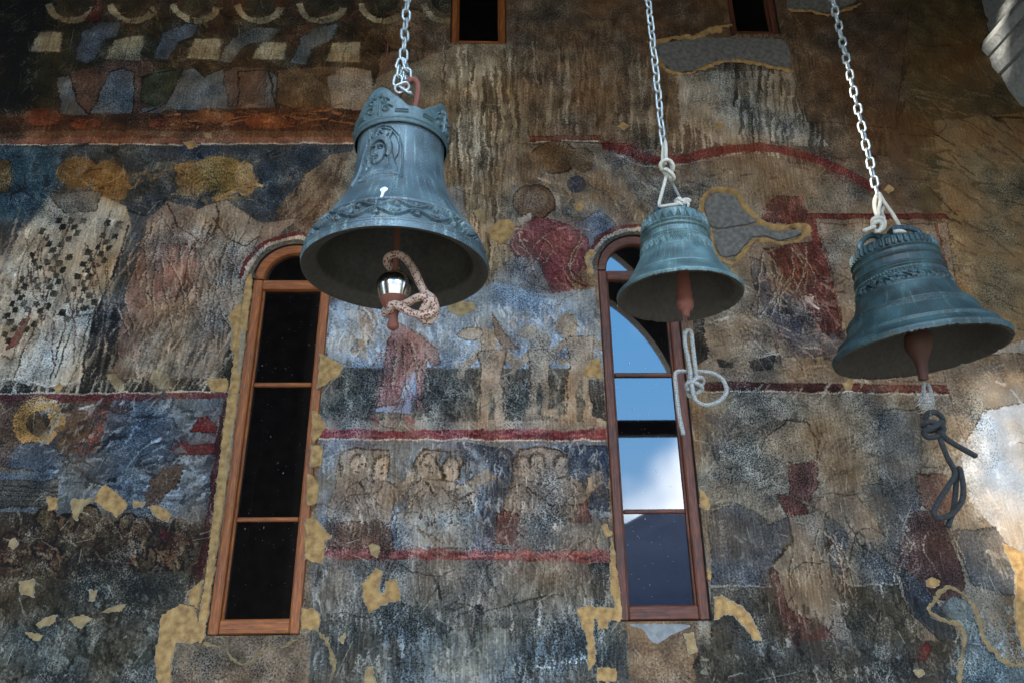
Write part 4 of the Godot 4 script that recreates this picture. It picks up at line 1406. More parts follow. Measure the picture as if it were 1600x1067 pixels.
func carve() -> void:
	# one repeat of the double vine: 192 x 150
	vine.resize(192 * 150)
	for half in 2:
		var base := 108.0 if half == 0 else 42.0
		var flip := 1.0 if half == 0 else -1.0
		var pts := []
		for k in 33:
			pts.append(k * 6.0)
			pts.append(base + flip * 24.0 * sin(TAU * k / 32.0))
		strokes(vine, 192, 150, pts, 6.0, 1.0)
		for leaf in 2:
			var lx := 48.0 + 96.0 * leaf
			var ly := base + flip * (-10.0 if leaf == 0 else 10.0)
			var t := flip * (1.0 if leaf == 0 else -1.0)
			curl(vine, 192, 150, lx, ly, 26.0, 8.0, PI * 0.9 * t, -4.2 * t, 4.6, 0.9)
			stamp(vine, 192, 150, Vector2(lx - 4, ly - 3), Vector2(lx + 14, ly + 3), 6.0, 0.9)
			for m in 4:
				var g := -0.6 + m * 0.5
				stamp(vine, 192, 150, Vector2(lx - 10, ly), Vector2(lx - 10 + cos(g) * 32.0, ly + sin(g) * 19.0 * t), 4.0, 0.75)
	# the medallion: 260 x 320, y up
	icon.resize(260 * 320)
	var W := 260
	var H := 320
	strokes(icon, W, H, [22, 20, 22, 190, 40, 250, 84, 292, 130, 304, 176, 292, 220, 250, 238, 190, 238, 20], 4.0, 0.55)
	var halo := []
	for k in 33:
		halo.append(125 + cos(TAU * k / 32.0) * 96)
		halo.append(188 + sin(TAU * k / 32.0) * 102)
	strokes(icon, W, H, halo, 3.5, 0.5)
	# shoulders and mantle
	strokes(icon, W, H, [50, 70, 70, 110, 78, 150], 16.0, 0.5, 10.0)
	strokes(icon, W, H, [205, 70, 190, 115, 180, 160], 18.0, 0.5, 10.0)
	strokes(icon, W, H, [60, 66, 130, 84, 200, 66], 20.0, 0.5)
	# veil round the face, face, crown
	for k in 22:
		var g := -0.35 + (PI + 0.7) * k / 21.0
		stamp(icon, W, H, Vector2(120 + cos(g) * 58, 176 + sin(g) * 70), Vector2(120 + cos(g) * 56, 176 + sin(g) * 66), 15.0, 0.8)
		stamp(icon, W, H, Vector2(120 + cos(g) * 44, 170 + sin(g) * 60), Vector2(120 + cos(g) * 44, 170 + sin(g) * 60.1), 6.0, 1.05)
	for y in range(90, 250):
		for x in range(60, 180):
			var dx := (x - 118.0) / 38.0
			var dy := (y - 166.0) / (52.0 if y > 166 else 58.0)
			var q := dx * dx + dy * dy
			if q < 1.0:
				icon[y * W + x] = maxf(icon[y * W + x], 0.55 + 0.75 * sqrt(1.0 - q))
	strokes(icon, W, H, [116, 188, 114, 166, 113, 152], 5.0, 1.62, 8.0)
	for sd in [-1.0, 1.0]:
		strokes(icon, W, H, [116 + sd * 7, 192, 116 + sd * 18, 197, 116 + sd * 31, 191], 5.0, 1.6)
		for y in range(170, 194):
			for x in range(int(116 + sd * 18) - 14, int(116 + sd * 18) + 15):
				var e := pow((x - 116 - sd * 18) / 13.0, 2) + pow((y - 181.0) / 9.0, 2)
				if e < 1.0:
					icon[y * W + x] = 0.62 if e > 0.3 else 1.05
	strokes(icon, W, H, [102, 140, 113, 142, 127, 140], 4.4, 1.55)
	strokes(icon, W, H, [106, 127, 115, 126, 124, 127], 4.4, 1.5)
	for y in range(131, 136):
		for x in range(101, 130):
			icon[y * W + x] = 0.75
	strokes(icon, W, H, [74, 236, 60, 262, 96, 250, 120, 282, 146, 250, 182, 264, 168, 236], 7.0, 0.85)
	stamp(icon, W, H, Vector2(120, 254), Vector2(120, 254.1), 7.0, 1.2)
	for k in 5:
		strokes(icon, W, H, [160 + k * 8, 88, 168 + k * 7, 62], 2.6, 0.75)
	var ov := []
	for k in 25:
		ov.append(140 + cos(TAU * k / 24.0) * 84)
		ov.append(28 + sin(TAU * k / 24.0) * 18)
	strokes(icon, W, H, ov, 3.2, 0.4)
	# crown scrolls, one quarter of the circumference: 256 x 128
	scroll.resize(256 * 128)
	for sd in [-1.0, 1.0]:
		curl(scroll, 256, 128, 128 + sd * 30, 30, 20, 4, PI * 0.5 - sd * 1.2, sd * 7.0, 3.4, 1.0)
		curl(scroll, 256, 128, 128 + sd * 24, 66, 15, 3, PI * 0.5 - sd * 1.2, sd * 7.0, 3.2, 1.0)
		curl(scroll, 256, 128, 128 + sd * 14, 94, 9, 2, PI * 0.5, sd * 6.0, 2.8, 1.0)
		strokes(scroll, 256, 128, [128 + sd * 62, 14, 128 + sd * 100, 14], 4.0, 0.7)
		strokes(scroll, 256, 128, [128 + sd * 62, 24, 128 + sd * 100, 24], 3.0, 0.7)
	strokes(scroll, 256, 128, [128, 8, 128, 110], 3.4, 1.0)

func profile(ctrl: Array, n: int) -> PackedVector2Array:
	var p := PackedVector3Array()
	for i in range(0, ctrl.size(), 2):
		p.append(Vector3(ctrl[i], ctrl[i + 1], 0))
	var s := spline(p, 0.005)
	var len_ := PackedFloat32Array([0.0])
	for i in range(1, s.size()):
		len_.append(len_[i - 1] + s[i].distance_to(s[i - 1]))
	var out := PackedVector2Array()
	var j := 0
	for k in n:
		var t := len_[len_.size() - 1] * k / (n - 1)
		while j < s.size() - 2 and len_[j + 1] < t:
			j += 1
		var f := clampf((t - len_[j]) / maxf(len_[j + 1] - len_[j], 1e-6), 0.0, 1.0)
		var q := s[j].lerp(s[j + 1], f)
		out.append(Vector2(q.x, q.y))
	return out

func bump(h: float, c: float, w: float) -> float:
	var d := (h - c) / w
	return exp(-d * d) if absf(d) < 3.0 else 0.0

func relief(kind: int, h: float, a: float, a0: float) -> float:
	# how far the bronze stands proud (in mouth radii) at height h and angle a
	var d := 0.0
	if kind == 1:
		d += 0.012 * (bump(h, 0.075, 0.008) + bump(h, 0.105, 0.006) + bump(h, 0.385, 0.007)) + 0.008 * bump(h, 0.41, 0.005)
		if h > 0.12 and h < 0.375:
			d += -0.022 + 0.040 * sample(vine, 192, 150, a / TAU * 15.0, (h - 0.12) / 0.255)
		if h > 0.74 and h < 1.62:
			var u := wrapf(a - a0, -PI, PI) / 1.12 + 0.5
			if u > 0.01 and u < 0.99:
				d += 0.042 * sample(icon, 260, 320, u, (h - 0.74) / 0.88)
	elif kind == 2:
		d += 0.038 * (bump(h, 1.185, 0.018) + bump(h, 1.10, 0.014) + bump(h, 0.965, 0.018) + bump(h, 0.925, 0.012)) + 0.012 * bump(h, 0.31, 0.014) + 0.02 * bump(h, 0.05, 0.03)
		if h > 1.235 and h < 1.40:
			var v := (h - 1.235) / 0.165
			var u := absf(fposmod(a / TAU * 26.0, 1.0) - 0.5) * 2.0
			d += -0.012 + 0.042 * clampf((1.05 - v - u) * 6.0, 0.0, 1.0) * (0.6 + 0.4 * cos(u * 12.0 + v * 8.0))
		d += 0.022 * bump(h, 1.225, 0.012) * (0.5 + 0.5 * cos(a * 96.0))
		if h > 0.74 and h < 0.90:
			var v := (0.90 - h) / 0.16
			var u := absf(fposmod(a / TAU * 34.0, 1.0) - 0.5) * 2.0
			d += -0.012 + 0.042 * clampf((1.5 - v * 1.5 - u) * 5.0, 0.0, 1.0) * (0.6 + 0.4 * cos(u * 10.0) * cos(v * 12.0))
		d += 0.02 * bump(h, 0.905, 0.01) * (0.5 + 0.5 * cos(a * 110.0))
	else:
		d += 0.032 * (bump(h, 1.30, 0.013) + bump(h, 1.20, 0.016) + bump(h, 1.06, 0.016) + bump(h, 1.02, 0.01) + bump(h, 0.50, 0.014) + bump(h, 0.45, 0.011) + bump(h, 0.20, 0.014)) + 0.01 * bump(h, 0.785, 0.008) + 0.02 * bump(h, 0.07, 0.03)
		if h > 1.325 and h < 1.43:
			d += 0.03 * clampf(2.0 * sin(a * 46.0) + rough.get_noise_2d(a * 900.0, h * 1500.0), 0.0, 1.0)
		d += 0.018 * bump(h, 0.965, 0.012) * (0.5 + 0.5 * cos(a * 84.0))
		if h > 0.795 and h < 0.945:
			var v := (h - 0.87) / 0.075
			d += -0.012 + 0.036 * clampf(0.5 + 2.4 * sin(a * 30.0 + 2.2 * sin(v * 3.0)) * cos(v * 4.5 + sin(a * 15.0) * 1.5) + 0.5 * rough.get_noise_2d(a * 700.0, h * 1200.0), 0.0, 1.0) * (1.0 - v * v)
	return d

func weathered(colors: Array, drip: String, brown: String, seed_: int) -> StandardMaterial3D:
	# old bronze: blotchy patina, verdigris runs from the top, brown worn spots and dark pits; u runs round the bell, v down it
	var w := 1024
	var h := 512
	var a := noise_tile(0.009, 5, FastNoiseLite.TYPE_SIMPLEX_SMOOTH, seed_, w, h).get_data()
	var f := noise_tile(0.16, 3, FastNoiseLite.TYPE_SIMPLEX, seed_ + 1, w, h).get_data()
	var im := noise_tile(0.05, 3, FastNoiseLite.TYPE_SIMPLEX, seed_ + 2, w, 32)
	im.resize(w, h, Image.INTERPOLATE_CUBIC)
	var s := im.get_data()
	var o := noise_tile(0.02, 4, FastNoiseLite.TYPE_SIMPLEX, seed_ + 3, w, h).get_data()
	var g := Gradient.new()
	var off := PackedFloat32Array()
	var cols := PackedColorArray()
	for k in colors.size():
		off.append(float(k) / (colors.size() - 1))
		cols.append(Color(colors[k]))
	g.offsets = off
	g.colors = cols
	var lut := []
	for k in 256:
		lut.append(g.sample(k / 255.0))
	var cd := Color(drip)
	var cb := Color(brown)
	var out := PackedByteArray()
	out.resize(w * h * 3)
	for k in w * h:
		var c: Color = lut[clampi(int(a[k] * 0.7 + f[k] * 0.3), 0, 255)]
		var d := clampf((s[k] * 0.8 + f[k] * 0.3 - 175.0) / 60.0, 0.0, 1.0) * 0.5
		var e := clampf((o[k] * 0.9 + f[k] * 0.3 - 205.0) / 40.0, 0.0, 1.0) * 0.6
		c = c.lerp(cd, d).lerp(cb, e)
		if f[k] < 46:
			c = c * 0.65
		elif f[k] > 218:
			c = c.lerp(cd, 0.45)
		out[k * 3] = clampi(c.r8, 0, 255)
		out[k * 3 + 1] = clampi(c.g8, 0, 255)
		out[k * 3 + 2] = clampi(c.b8, 0, 255)
	var m := StandardMaterial3D.new()
	m.albedo_texture = ImageTexture.create_from_image(Image.create_from_data(w, h, false, Image.FORMAT_RGB8, out))
	m.roughness = 0.55
	m.metallic = 0.2
	m.heightmap_enabled = true
	m.heightmap_texture = ImageTexture.create_from_image(Image.create_from_data(w, h, false, Image.FORMAT_L8, f))
	m.heightmap_scale = 0.06
	return m

func bell_body(kind: int, R: float, outer: Array, inner: Array, sides: int, n_out: int, n_in: int, a0: float, chipped: float) -> Array:
	var po := profile(outer, n_out)
	var pi_ := profile(inner, n_in)
	var P1 := PackedVector3Array()
	var UV1 := PackedVector2Array()
	for k in n_out:
		var t := (po[mini(k + 1, n_out - 1)] - po[maxi(k - 1, 0)]).normalized()
		var nrm := Vector2(t.y, -t.x)
		for s in sides:
			var a := TAU * s / sides + PI
			var q := po[k] + nrm * relief(kind, po[k].y, a, a0)
			q += nrm * 0.003 * rough.get_noise_3d(sin(a) * 60.0, cos(a) * 60.0, po[k].y * 60.0)
			if chipped > 0.0 and po[k].y < 0.09:
				q.y += chipped * maxf(0.0, rough.get_noise_2d(a * 260.0, 7.0) + 0.7 * rough.get_noise_2d(a * 900.0, 3.0)) * (0.09 - po[k].y) / 0.09
			P1.append(Vector3(sin(a) * q.x, q.y, cos(a) * q.x) * R)
			UV1.append(Vector2(float(s) / sides, 1.0 - float(k) / n_out))
	var P2 := PackedVector3Array()
	for k in n_in:
		for s in sides:
			var a := TAU * s / sides + PI
			var q := pi_[k]
			if k == 0:
				P2.append(P1[s])
				continue
			var y := q.y
			if chipped > 0.0 and y < 0.09:
				y += chipped * maxf(0.0, rough.get_noise_2d(a * 260.0, 7.0) + 0.7 * rough.get_noise_2d(a * 900.0, 3.0)) * (0.09 - y) / 0.09
			var r := q.x * (1.0 + 0.004 * rough.get_noise_3d(sin(a) * 50.0, cos(a) * 50.0, y * 50.0))
			P2.append(Vector3(sin(a) * r, y, cos(a) * r) * R)
	return [grid(P1, sides, n_out, true, UV1), grid(P2, sides, n_in, true, PackedVector2Array(), true)]

func put_bell(label: String, mouth: Vector3, lean: Vector2) -> Node3D:
	var b := thing("bell", label, "bell", mouth, "bronze bells hanging from chains")
	var up := Vector3(lean.x, 1, lean.y).normalized()
	var x := up.cross(Vector3.BACK).normalized()
	b.basis = Basis(x, up, x.cross(up))
	return b

const Z1 := 2.136
const Z2 := 2.03
const Z3 := 1.25
const S3 := 2.75 / 2.025    # the chipped bell hangs nearer the wall and is larger than it looks

func build_bells() -> void:
	carve()
	var R := 0.27
	var facing := atan2(0.273, 1.864)
	var b := put_bell("largest blue grey bronze bell with crown rim, relief portrait and vine band", Vector3(-0.273, 2.529, Z1), Vector2(-0.012, -0.008))
	var mm := bell_body(1, R, [1.0, 0.0, 1.004, 0.03, 0.995, 0.09, 0.975, 0.17, 0.935, 0.28, 0.865, 0.40, 0.79, 0.52, 0.715, 0.65, 0.635, 0.80, 0.565, 0.97, 0.522, 1.15, 0.502, 1.35, 0.498, 1.55, 0.50, 1.72, 0.45, 1.79, 0.25, 1.82, 0.02, 1.83], [1.0, 0.0, 0.975, -0.008, 0.90, 0.05, 0.865, 0.075, 0.845, 0.075, 0.83, 0.12, 0.79, 0.30, 0.70, 0.50, 0.60, 0.75, 0.50, 1.0, 0.45, 1.3, 0.44, 1.6, 0.30, 1.70, 0.01, 1.72], 960, 500, 60, facing - 0.44, 0.0)
	part("bell_body", mm[0], weathered(["1c262a", "2a383d", "38494f", "485b60", "6a7c7d"], "8ca29c", "4a4034", 71), b)
	part("bell_inside", mm[1], M.inside, b)
	# crown-shaped rim at the shoulder
	var nu := 720
	var rows := 60
	var Pc := PackedVector3Array()
	for j in rows + 14:
		for i in nu:
			var a := TAU * i / nu
			var u := fposmod((a - facing + deg_to_rad(30)) / (PI * 0.5) + 0.5, 1.0)
			var pk := pow(0.5 - 0.5 * cos(TAU * u), 1.25)
			var top := 1.815 + 0.26 * pk + 0.012 * cos(TAU * u * 5.0) * (1.0 - pk)
			var r: float
			var y: float
			if j < rows:
				var f := j / (rows - 1.0)
				y = lerpf(1.60, top, f)
				r = 0.525 + 0.03 * f + 0.016 * (bump(y, 1.615, 0.014) + bump(y, 1.66, 0.012)) - 0.006 * bump(f, 1.0, 0.05)
				var v := (y - 1.69) / 0.34
				if v > 0.0 and f < 0.94:
					r += 0.028 * sample(scroll, 256, 128, u, v)
			else:
				var f := (j - rows) / 13.0
				y = lerpf(top, 1.70, f)
				r = lerpf(0.525, 0.47, minf(f * 1.5, 1.0))
			Pc.append(Vector3(sin(a) * r, y, cos(a) * r) * R)
	part("crown_rim", grid(Pc, nu, rows + 14, true), M.patina_crown, b, Vector3.ZERO, "crown shaped rim with four points and scrolls")
	var to_bell := b.transform.affine_inverse()
	# staple
	var loop := PackedVector3Array()
	for p in [[618.5, 172, 0.0], [621, 156, 0.0], [626, 143, 0.0], [634, 131, 0.0], [643, 124.5, 0.0], [651, 128, 0.0], [653, 140, 0.0], [650.5, 158, 0.0], [643, 190, 0.0]]:
		loop.append(to_bell * at(p[0], p[1], Z1 + 0.02))
	part("staple", tube(spline(loop, 0.006), 0.0098, 14, false, 0.05), M.rust, b, Vector3.ZERO, "rusty iron staple on top")
	# clapper
	var hub := to_bell * at(616.5, 446, Z1 + 0.01)
	var cl := part("clapper", tube(PackedVector3Array([Vector3(0, 0.46, 0), Vector3(hub.x * 0.4, 0.25, hub.z * 0.4), hub + Vector3(0, 0.03, 0)]), 0.0085, 14), M.rust, b)
	part("clapper_ball", lathe(PackedVector2Array([Vector2(0.0002, 0.040), Vector2(0.018, 0.0385), Vector2(0.034, 0.032), Vector2(0.046, 0.020), Vector2(0.052, 0.006), Vector2(0.0525, -0.004), Vector2(0.0515, -0.014), Vector2(0.047, -0.030), Vector2(0.042, -0.044)]), 64), M.chrome, cl, hub, "polished steel ball")
	part("clapper_tail", lathe(PackedVector2Array([Vector2(0.0423, -0.044), Vector2(0.034, -0.062), Vector2(0.022, -0.076), Vector2(0.015, -0.086), Vector2(0.013, -0.10), Vector2(0.0135, -0.112), Vector2(0.017, -0.122), Vector2(0.016, -0.132), Vector2(0.009, -0.138), Vector2(0.0002, -0.139)]), 48), M.rust, cl, hub)
	# a splash of limewash on the waist
	var sp := PackedVector3Array()
	var face := facing - 0.21
	for j in 24:
		for i in 12:
			var v := j / 23.0
			var hh := lerpf(0.395, 0.60, v)
			var wdt := (0.012 + 0.026 * smoothstep(0.45, 0.85, v) * sqrt(maxf(0.0, 1.0 - pow(maxf(0.0, v - 0.8) / 0.2, 2)))) * (1.0 + 0.3 * rough.get_noise_1d(j * 90.0))
			var a := face + (i / 11.0 - 0.5) * 2.0 * wdt / 0.8 * 1.2
			var rr := 0.0
			for k in 12:
				rr = 0.0
			var t := (hh - 0.40) / 0.25
			rr = lerpf(0.865, 0.715, clampf(t, 0.0, 1.0)) + 0.0085 * sqrt(maxf(0.0, 1.0 - pow(i / 5.5 - 1.0, 2)))
			sp.append(Vector3(sin(a) * rr, hh, cos(a) * rr) * R)
	part("lime_splash", grid(sp, 12, 24, false), M.lime_white, b)

	R = 0.19
	facing = atan2(-0.591, 1.97)
	b = put_bell("smallest teal bronze bell with toothed lace bands, in front of blue window", Vector3(0.591, 2.5, Z2), Vector2(0.025, -0.008))
	mm = bell_body(2, R, [1.0, 0.0, 1.0, 0.04, 0.965, 0.10, 0.90, 0.18, 0.83, 0.29, 0.755, 0.42, 0.685, 0.56, 0.62, 0.70, 0.572, 0.85, 0.548, 1.0, 0.538, 1.15, 0.535, 1.30, 0.525, 1.39, 0.48, 1.43, 0.30, 1.46, 0.02, 1.47], [1.0, 0.0, 0.97, -0.01, 0.91, 0.05, 0.87, 0.09, 0.82, 0.2, 0.72, 0.4, 0.60, 0.65, 0.52, 0.9, 0.49, 1.2, 0.40, 1.34, 0.01, 1.36], 640, 260, 50, facing, 0.02)
	part("bell_body", mm[0], weathered(["182426", "293a3b", "384e50", "4c6566", "688080"], "7d9892", "4c4632", 73), b)
	part("bell_inside", mm[1], M.inside_warm, b)
	var hb := 1.46 * R
	for l in [[0.0, 0.028, 0.0, 0.060, 0.055, 0.036], [-0.052, 0.018, 0.018, 0.034, 0.036, 0.04], [0.012, 0.02, 0.045, 0.032, 0.042, 0.032], [0.055, 0.014, 0.0, 0.03, 0.03, 0.04]]:
		part("crown_lug", chamfer_box(Vector3(l[3], l[4], l[5]), 0.008), M.patina_dark, b, Vector3(l[0] + 0.004, hb + l[1], l[2]))
	cl = part("clapper", lathe(PackedVector2Array([Vector2(0.0002, 0.24), Vector2(0.018, 0.235), Vector2(0.0195, 0.10), Vector2(0.0215, 0.05), Vector2(0.0235, 0.045), Vector2(0.024, 0.036), Vector2(0.0225, 0.030), Vector2(0.0245, 0.022), Vector2(0.026, 0.010), Vector2(0.0255, -0.002), Vector2(0.021, -0.013), Vector2(0.014, -0.018), Vector2(0.011, -0.024), Vector2(0.011, -0.036), Vector2(0.0002, -0.038)]), 40), M.rust, b, b.transform.affine_inverse() * at(1071, 478, Z2 + 0.02))
	var ib := b.transform.affine_inverse()
	var lk := PackedVector3Array()
	for p in [[1070, 489], [1072, 497], [1075.5, 514], [1074, 523], [1070.5, 521], [1070, 512], [1068.5, 497]]:
		lk.append(ib * at(p[0], p[1], Z2 + 0.02) - cl.position)
	part("clapper_ring", tube(spline(lk, 0.003, true), 0.0028, 8, true), M.rust_dark, cl)

	R = 0.25 * S3
	facing = atan2(-1.346, 2.03)
	b = put_bell("dark teal bronze bell with chipped lip and ridged bands, rightmost of three", eye + (Vector3(1.346, 2.336, 1.975) - eye) * S3, Vector2(-0.038, -0.005))
	mm = bell_body(3, R, [1.0, 0.0, 1.0, 0.05, 0.955, 0.11, 0.88, 0.21, 0.80, 0.33, 0.725, 0.46, 0.655, 0.59, 0.59, 0.74, 0.545, 0.90, 0.518, 1.05, 0.505, 1.20, 0.50, 1.34, 0.488, 1.43, 0.43, 1.485, 0.25, 1.52, 0.02, 1.53], [1.0, 0.0, 0.97, -0.01, 0.92, 0.05, 0.88, 0.10, 0.81, 0.24, 0.72, 0.4, 0.62, 0.6, 0.52, 0.85, 0.47, 1.1, 0.45, 1.3, 0.36, 1.42, 0.01, 1.44], 720, 280, 50, facing, 0.02)
	part("bell_body", mm[0], weathered(["0c1618", "162426", "213538", "2f4a4e", "486467"], "577471", "3c382a", 75), b)
	part("bell_inside", mm[1], M.inside_warm, b)
	hb = 1.51 * R
	ib = b.transform.affine_inverse()
	var top := ib * at(1392, 358, Z3)
	part("crown_lug", chamfer_box(Vector3(0.034, 0.085, 0.045) * S3, 0.009), M.patina_dark, b, Vector3(top.x, hb + 0.027, 0.027))
	part("crown_lug", chamfer_box(Vector3(0.05, 0.06, 0.05) * S3, 0.012), M.patina_dark, b, Vector3(top.x - 0.041, hb + 0.016, 0.0))
	for hd in [[[1378, 372], [1362, 368], [1347, 378], [1344, 388], [1352, 394], [1366, 390]], [[1400, 356], [1420, 357], [1435, 362], [1436, 370], [1426, 373], [1410, 368]]]:
		var hp := PackedVector3Array()
		for p in hd:
			hp.append(ib * at(p[0], p[1], Z3 + 0.01))
		part("crown_handle", tube(spline(hp, 0.006), 0.013, 12, false, 0.1), M.patina_dark, b)
	var c0 := ib * at(1432, 515, Z3 + 0.02)
	var c1 := ib * at(1446, 604, Z3 + 0.02)
	var axis := (c0 - c1).normalized()
	var cm := lathe(PackedVector2Array([Vector2(0.0002, 0.20), Vector2(0.017, 0.19), Vector2(0.019, 0.04), Vector2(0.021, 0.012), Vector2(0.038, -0.022), Vector2(0.041, -0.045), Vector2(0.037, -0.068), Vector2(0.022, -0.098), Vector2(0.016, -0.125), Vector2(0.014, -0.165), Vector2(0.0002, -0.168)]), 8, 0.04)
	cl = part("clapper", cm, M.rust_dark, b, c0)
	var cx := axis.cross(Vector3.BACK).normalized()
	cl.basis = Basis(cx, axis, cx.cross(axis)).scaled(Vector3.ONE * S3)

# ---------------------------------------------------------------- chains and ropes
func link_mesh(length: float, width: float, wire: float) -> ArrayMesh:
	var p := PackedVector3Array()
	var r := (width - wire * 2.0) * 0.5
	var s := (length - wire * 2.0) * 0.5 - r
	for k in 13:
		p.append(Vector3(cos(PI * k / 12.0) * r, s + sin(PI * k / 12.0) * r, 0))
	for k in 13:
		p.append(Vector3(-cos(PI * k / 12.0) * r, -s - sin(PI * k / 12.0) * r, 0))
	return tube(p, wire, 10, true)

func chain(label: String, low: Vector3, high_y: float, pitch: float, mesh: Mesh, spin: float) -> Node3D:
	var c := thing("chain", label, "chain", low, "galvanised chains that carry the bells")
	var y := pitch * 0.4
	var k := 0
	rng.seed = 70 + int(low.x * 100)
	while low.y + y < high_y:
		var l := part("link", mesh, M.zinc, c, Vector3(rng.randf_range(-0.001, 0.001), y, rng.randf_range(-0.001, 0.001)))
		l.rotation = Vector3(rng.randf_range(-0.05, 0.05), spin + (PI * 0.5 if k % 2 else 0.0) + rng.randf_range(-0.14, 0.14), rng.randf_range(-0.05, 0.05))
		y += pitch
		k += 1
	return c

func rope_path(pts: Array, z: float) -> PackedVector3Array:
	var p := PackedVector3Array()
	for q in pts:
		p.append(at(q[0], q[1], z + (q[2] if q.size() > 2 else 0.0)))
	return p

func rope(label: String, where: Vector3) -> Node3D:
	return thing("rope", label, "rope", where)

func strand(o: Node3D, pts: Array, z: float, radius: float, mat: Material, called := "strand") -> void:
	var p := rope_path(pts, z)
	var s := spline(p, radius * 0.5)
	for k in s.size():
		s[k] -= o.position
	part(called, tube(s, radius, 14, false, 0.06), mat, o)

func zoomed(pts: Array, x0: float, y0: float, f: float) -> Array:
	var o := []
	for p in pts:
		o.append([x0 + p[0] / f, y0 + p[1] / f, p[2] if p.size() > 2 else 0.0])
	return o

func build_hangings() -> void:
	# big bell's chain and the loop round its staple
	var l1 := link_mesh(0.056, 0.0335, 0.0046)
	var foot := at(630.5, 92, Z1 + 0.02)
	var c := chain("galvanised chain with largest links, hooked round the rusty staple of the big bell", foot, 5.08, 0.0425, l1, 0.5)
	for k in [[626, 100, 15.0, 0.2, 0.0], [633.5, 103, -14.0, 1.1, -0.01], [623.5, 113.5, 4.0, 1.35, 0.01], [636, 116, -4.0, 0.2, -0.012], [621.5, 126.5, 8.0, 0.25, 0.016], [636.5, 129, -8.0, 1.2, -0.01], [628, 137, 62.0, 0.6, 0.03], [634, 141, -50.0, 0.9, 0.026]]:
		var l := part("link", l1, M.zinc, c, at(k[0], k[1], Z1 + 0.02 + k[4]) - foot)
		l.rotation = Vector3(0, 0, -deg_to_rad(k[2]))
		l.rotate_object_local(Vector3.UP, k[3])
	var l2 := link_mesh(0.051, 0.030, 0.0043)
	chain("galvanised chain above the smallest bell, tied on with a white knotted rope", at(1037, 228, Z2), 5.08, 0.0385, l2, 0.55)
	chain("galvanised chain above the chipped bell, ending in a white looped cord", at(1372, 306, Z3), 5.08, 0.0385 * S3, link_mesh(0.051 * S3, 0.030 * S3, 0.0043 * S3), 0.7)

	# rope on the big clapper
	var r := rope("pink flecked braided rope knotted round the polished clapper of the big bell", at(640, 480, Z1))
	strand(r, zoomed([[800, 660, -0.03], [745, 635, -0.02], [718, 590, 0.0], [742, 548, 0.02], [800, 535, 0.028], [855, 560, 0.025], [905, 620, 0.03], [950, 700, 0.045], [985, 780, 0.055], [1020, 840, 0.06], [1072, 880, 0.055], [1098, 950, 0.045], [1085, 1020, 0.035], [1040, 1062, 0.035], [1000, 1040, 0.045], [1005, 970, 0.06], [1040, 910, 0.075], [1010, 868, 0.08], [950, 878, 0.07], [880, 915, 0.05], [820, 935, 0.035], [765, 940, 0.0], [722, 960, -0.02], [705, 990, -0.015], [720, 1005, 0.0]], 460, 290, 4.9875), Z1, 0.0118, M.rope_pink)
	strand(r, zoomed([[742, 975, 0.025], [752, 935, 0.042], [795, 930, 0.045], [860, 968, 0.045], [940, 1003, 0.05], [1010, 1010, 0.06], [1075, 985, 0.062], [1092, 935, 0.07], [1060, 885, 0.08]], 460, 290, 4.9875), Z1, 0.0118, M.rope_pink)

	# white rope that ties the small bell to its chain
	r = rope("white knotted rope tying the smallest bell to its chain", at(1045, 310, Z2))
	var zf := [960, 230, 7.26]
	strand(r, zoomed([[556, -40, 0.0], [552, 60, 0.0], [548, 130, -0.004], [560, 220, 0.0]], 960, 230, 7.26), Z2, 0.0056, M.rope_white)
	strand(r, zoomed([[580, -60, 0.008], [588, 30, 0.01], [590, 120, 0.006], [640, 190, -0.012], [660, 260, -0.01]], 960, 230, 7.26), Z2, 0.0058, M.rope_white)
	strand(r, zoomed([[540, 260, 0.004], [525, 200, 0.016], [565, 150, 0.024], [630, 155, 0.024], [668, 205, 0.02], [660, 270, 0.006], [610, 300, -0.012], [555, 270, -0.012], [545, 215, 0.0], [585, 180, 0.016]], 960, 230, 7.26), Z2, 0.0062, M.rope_white, "knot")
	strand(r, zoomed([[575, 250, 0.02], [620, 270, 0.028], [660, 310, 0.024], [678, 355, 0.012], [650, 372, 0.0], [600, 320, 0.002], [570, 290, 0.01]], 960, 230, 7.26), Z2, 0.0062, M.rope_white, "knot")
	strand(r, zoomed([[600, 250, -0.002], [588, 340, 0.006], [560, 450, 0.012], [530, 560, 0.022], [511, 640, 0.034], [528, 676, 0.046], [600, 664, 0.062], [680, 655, 0.062], [740, 640, 0.055]], 960, 230, 7.26), Z2, 0.0056, M.rope_white)
	strand(r, zoomed([[640, 330, -0.006], [665, 420, -0.01], [700, 490, -0.012], [745, 580, -0.008]], 960, 230, 7.26), Z2, 0.0046, M.rope_grey)
	strand(r, zoomed([[700, 610, 0.03], [735, 590, 0.05], [770, 620, 0.05], [755, 665, 0.05], [715, 670, 0.05], [700, 630, 0.05], [740, 640, 0.06], [800, 680, 0.04], [835, 650, 0.04], [815, 600, 0.044], [785, 610, 0.05], [800, 640, 0.056]], 960, 230, 7.26), Z2, 0.0068, M.rope_white, "knot")
	strand(r, zoomed([[800, 630, 0.04], [830, 596, 0.046], [862, 612, 0.046]], 960, 230, 7.26), Z2, 0.0058, M.rope_white)

	# its bell rope
	r = rope("pale grey rope with a wide loop hanging from the smallest bell's clapper", at(1085, 600, Z2))
	strand(r, zoomed([[386, 800, 0.02], [398, 730, 0.018], [386, 640, 0.02], [370, 560, 0.022], [370, 505, 0.02], [388, 488, 0.016], [402, 505, 0.014], [410, 570, 0.016], [420, 660, 0.012], [430, 740, 0.008], [420, 800, 0.006]], 960, 370, 3.336), Z2, 0.0066, M.rope_grey)
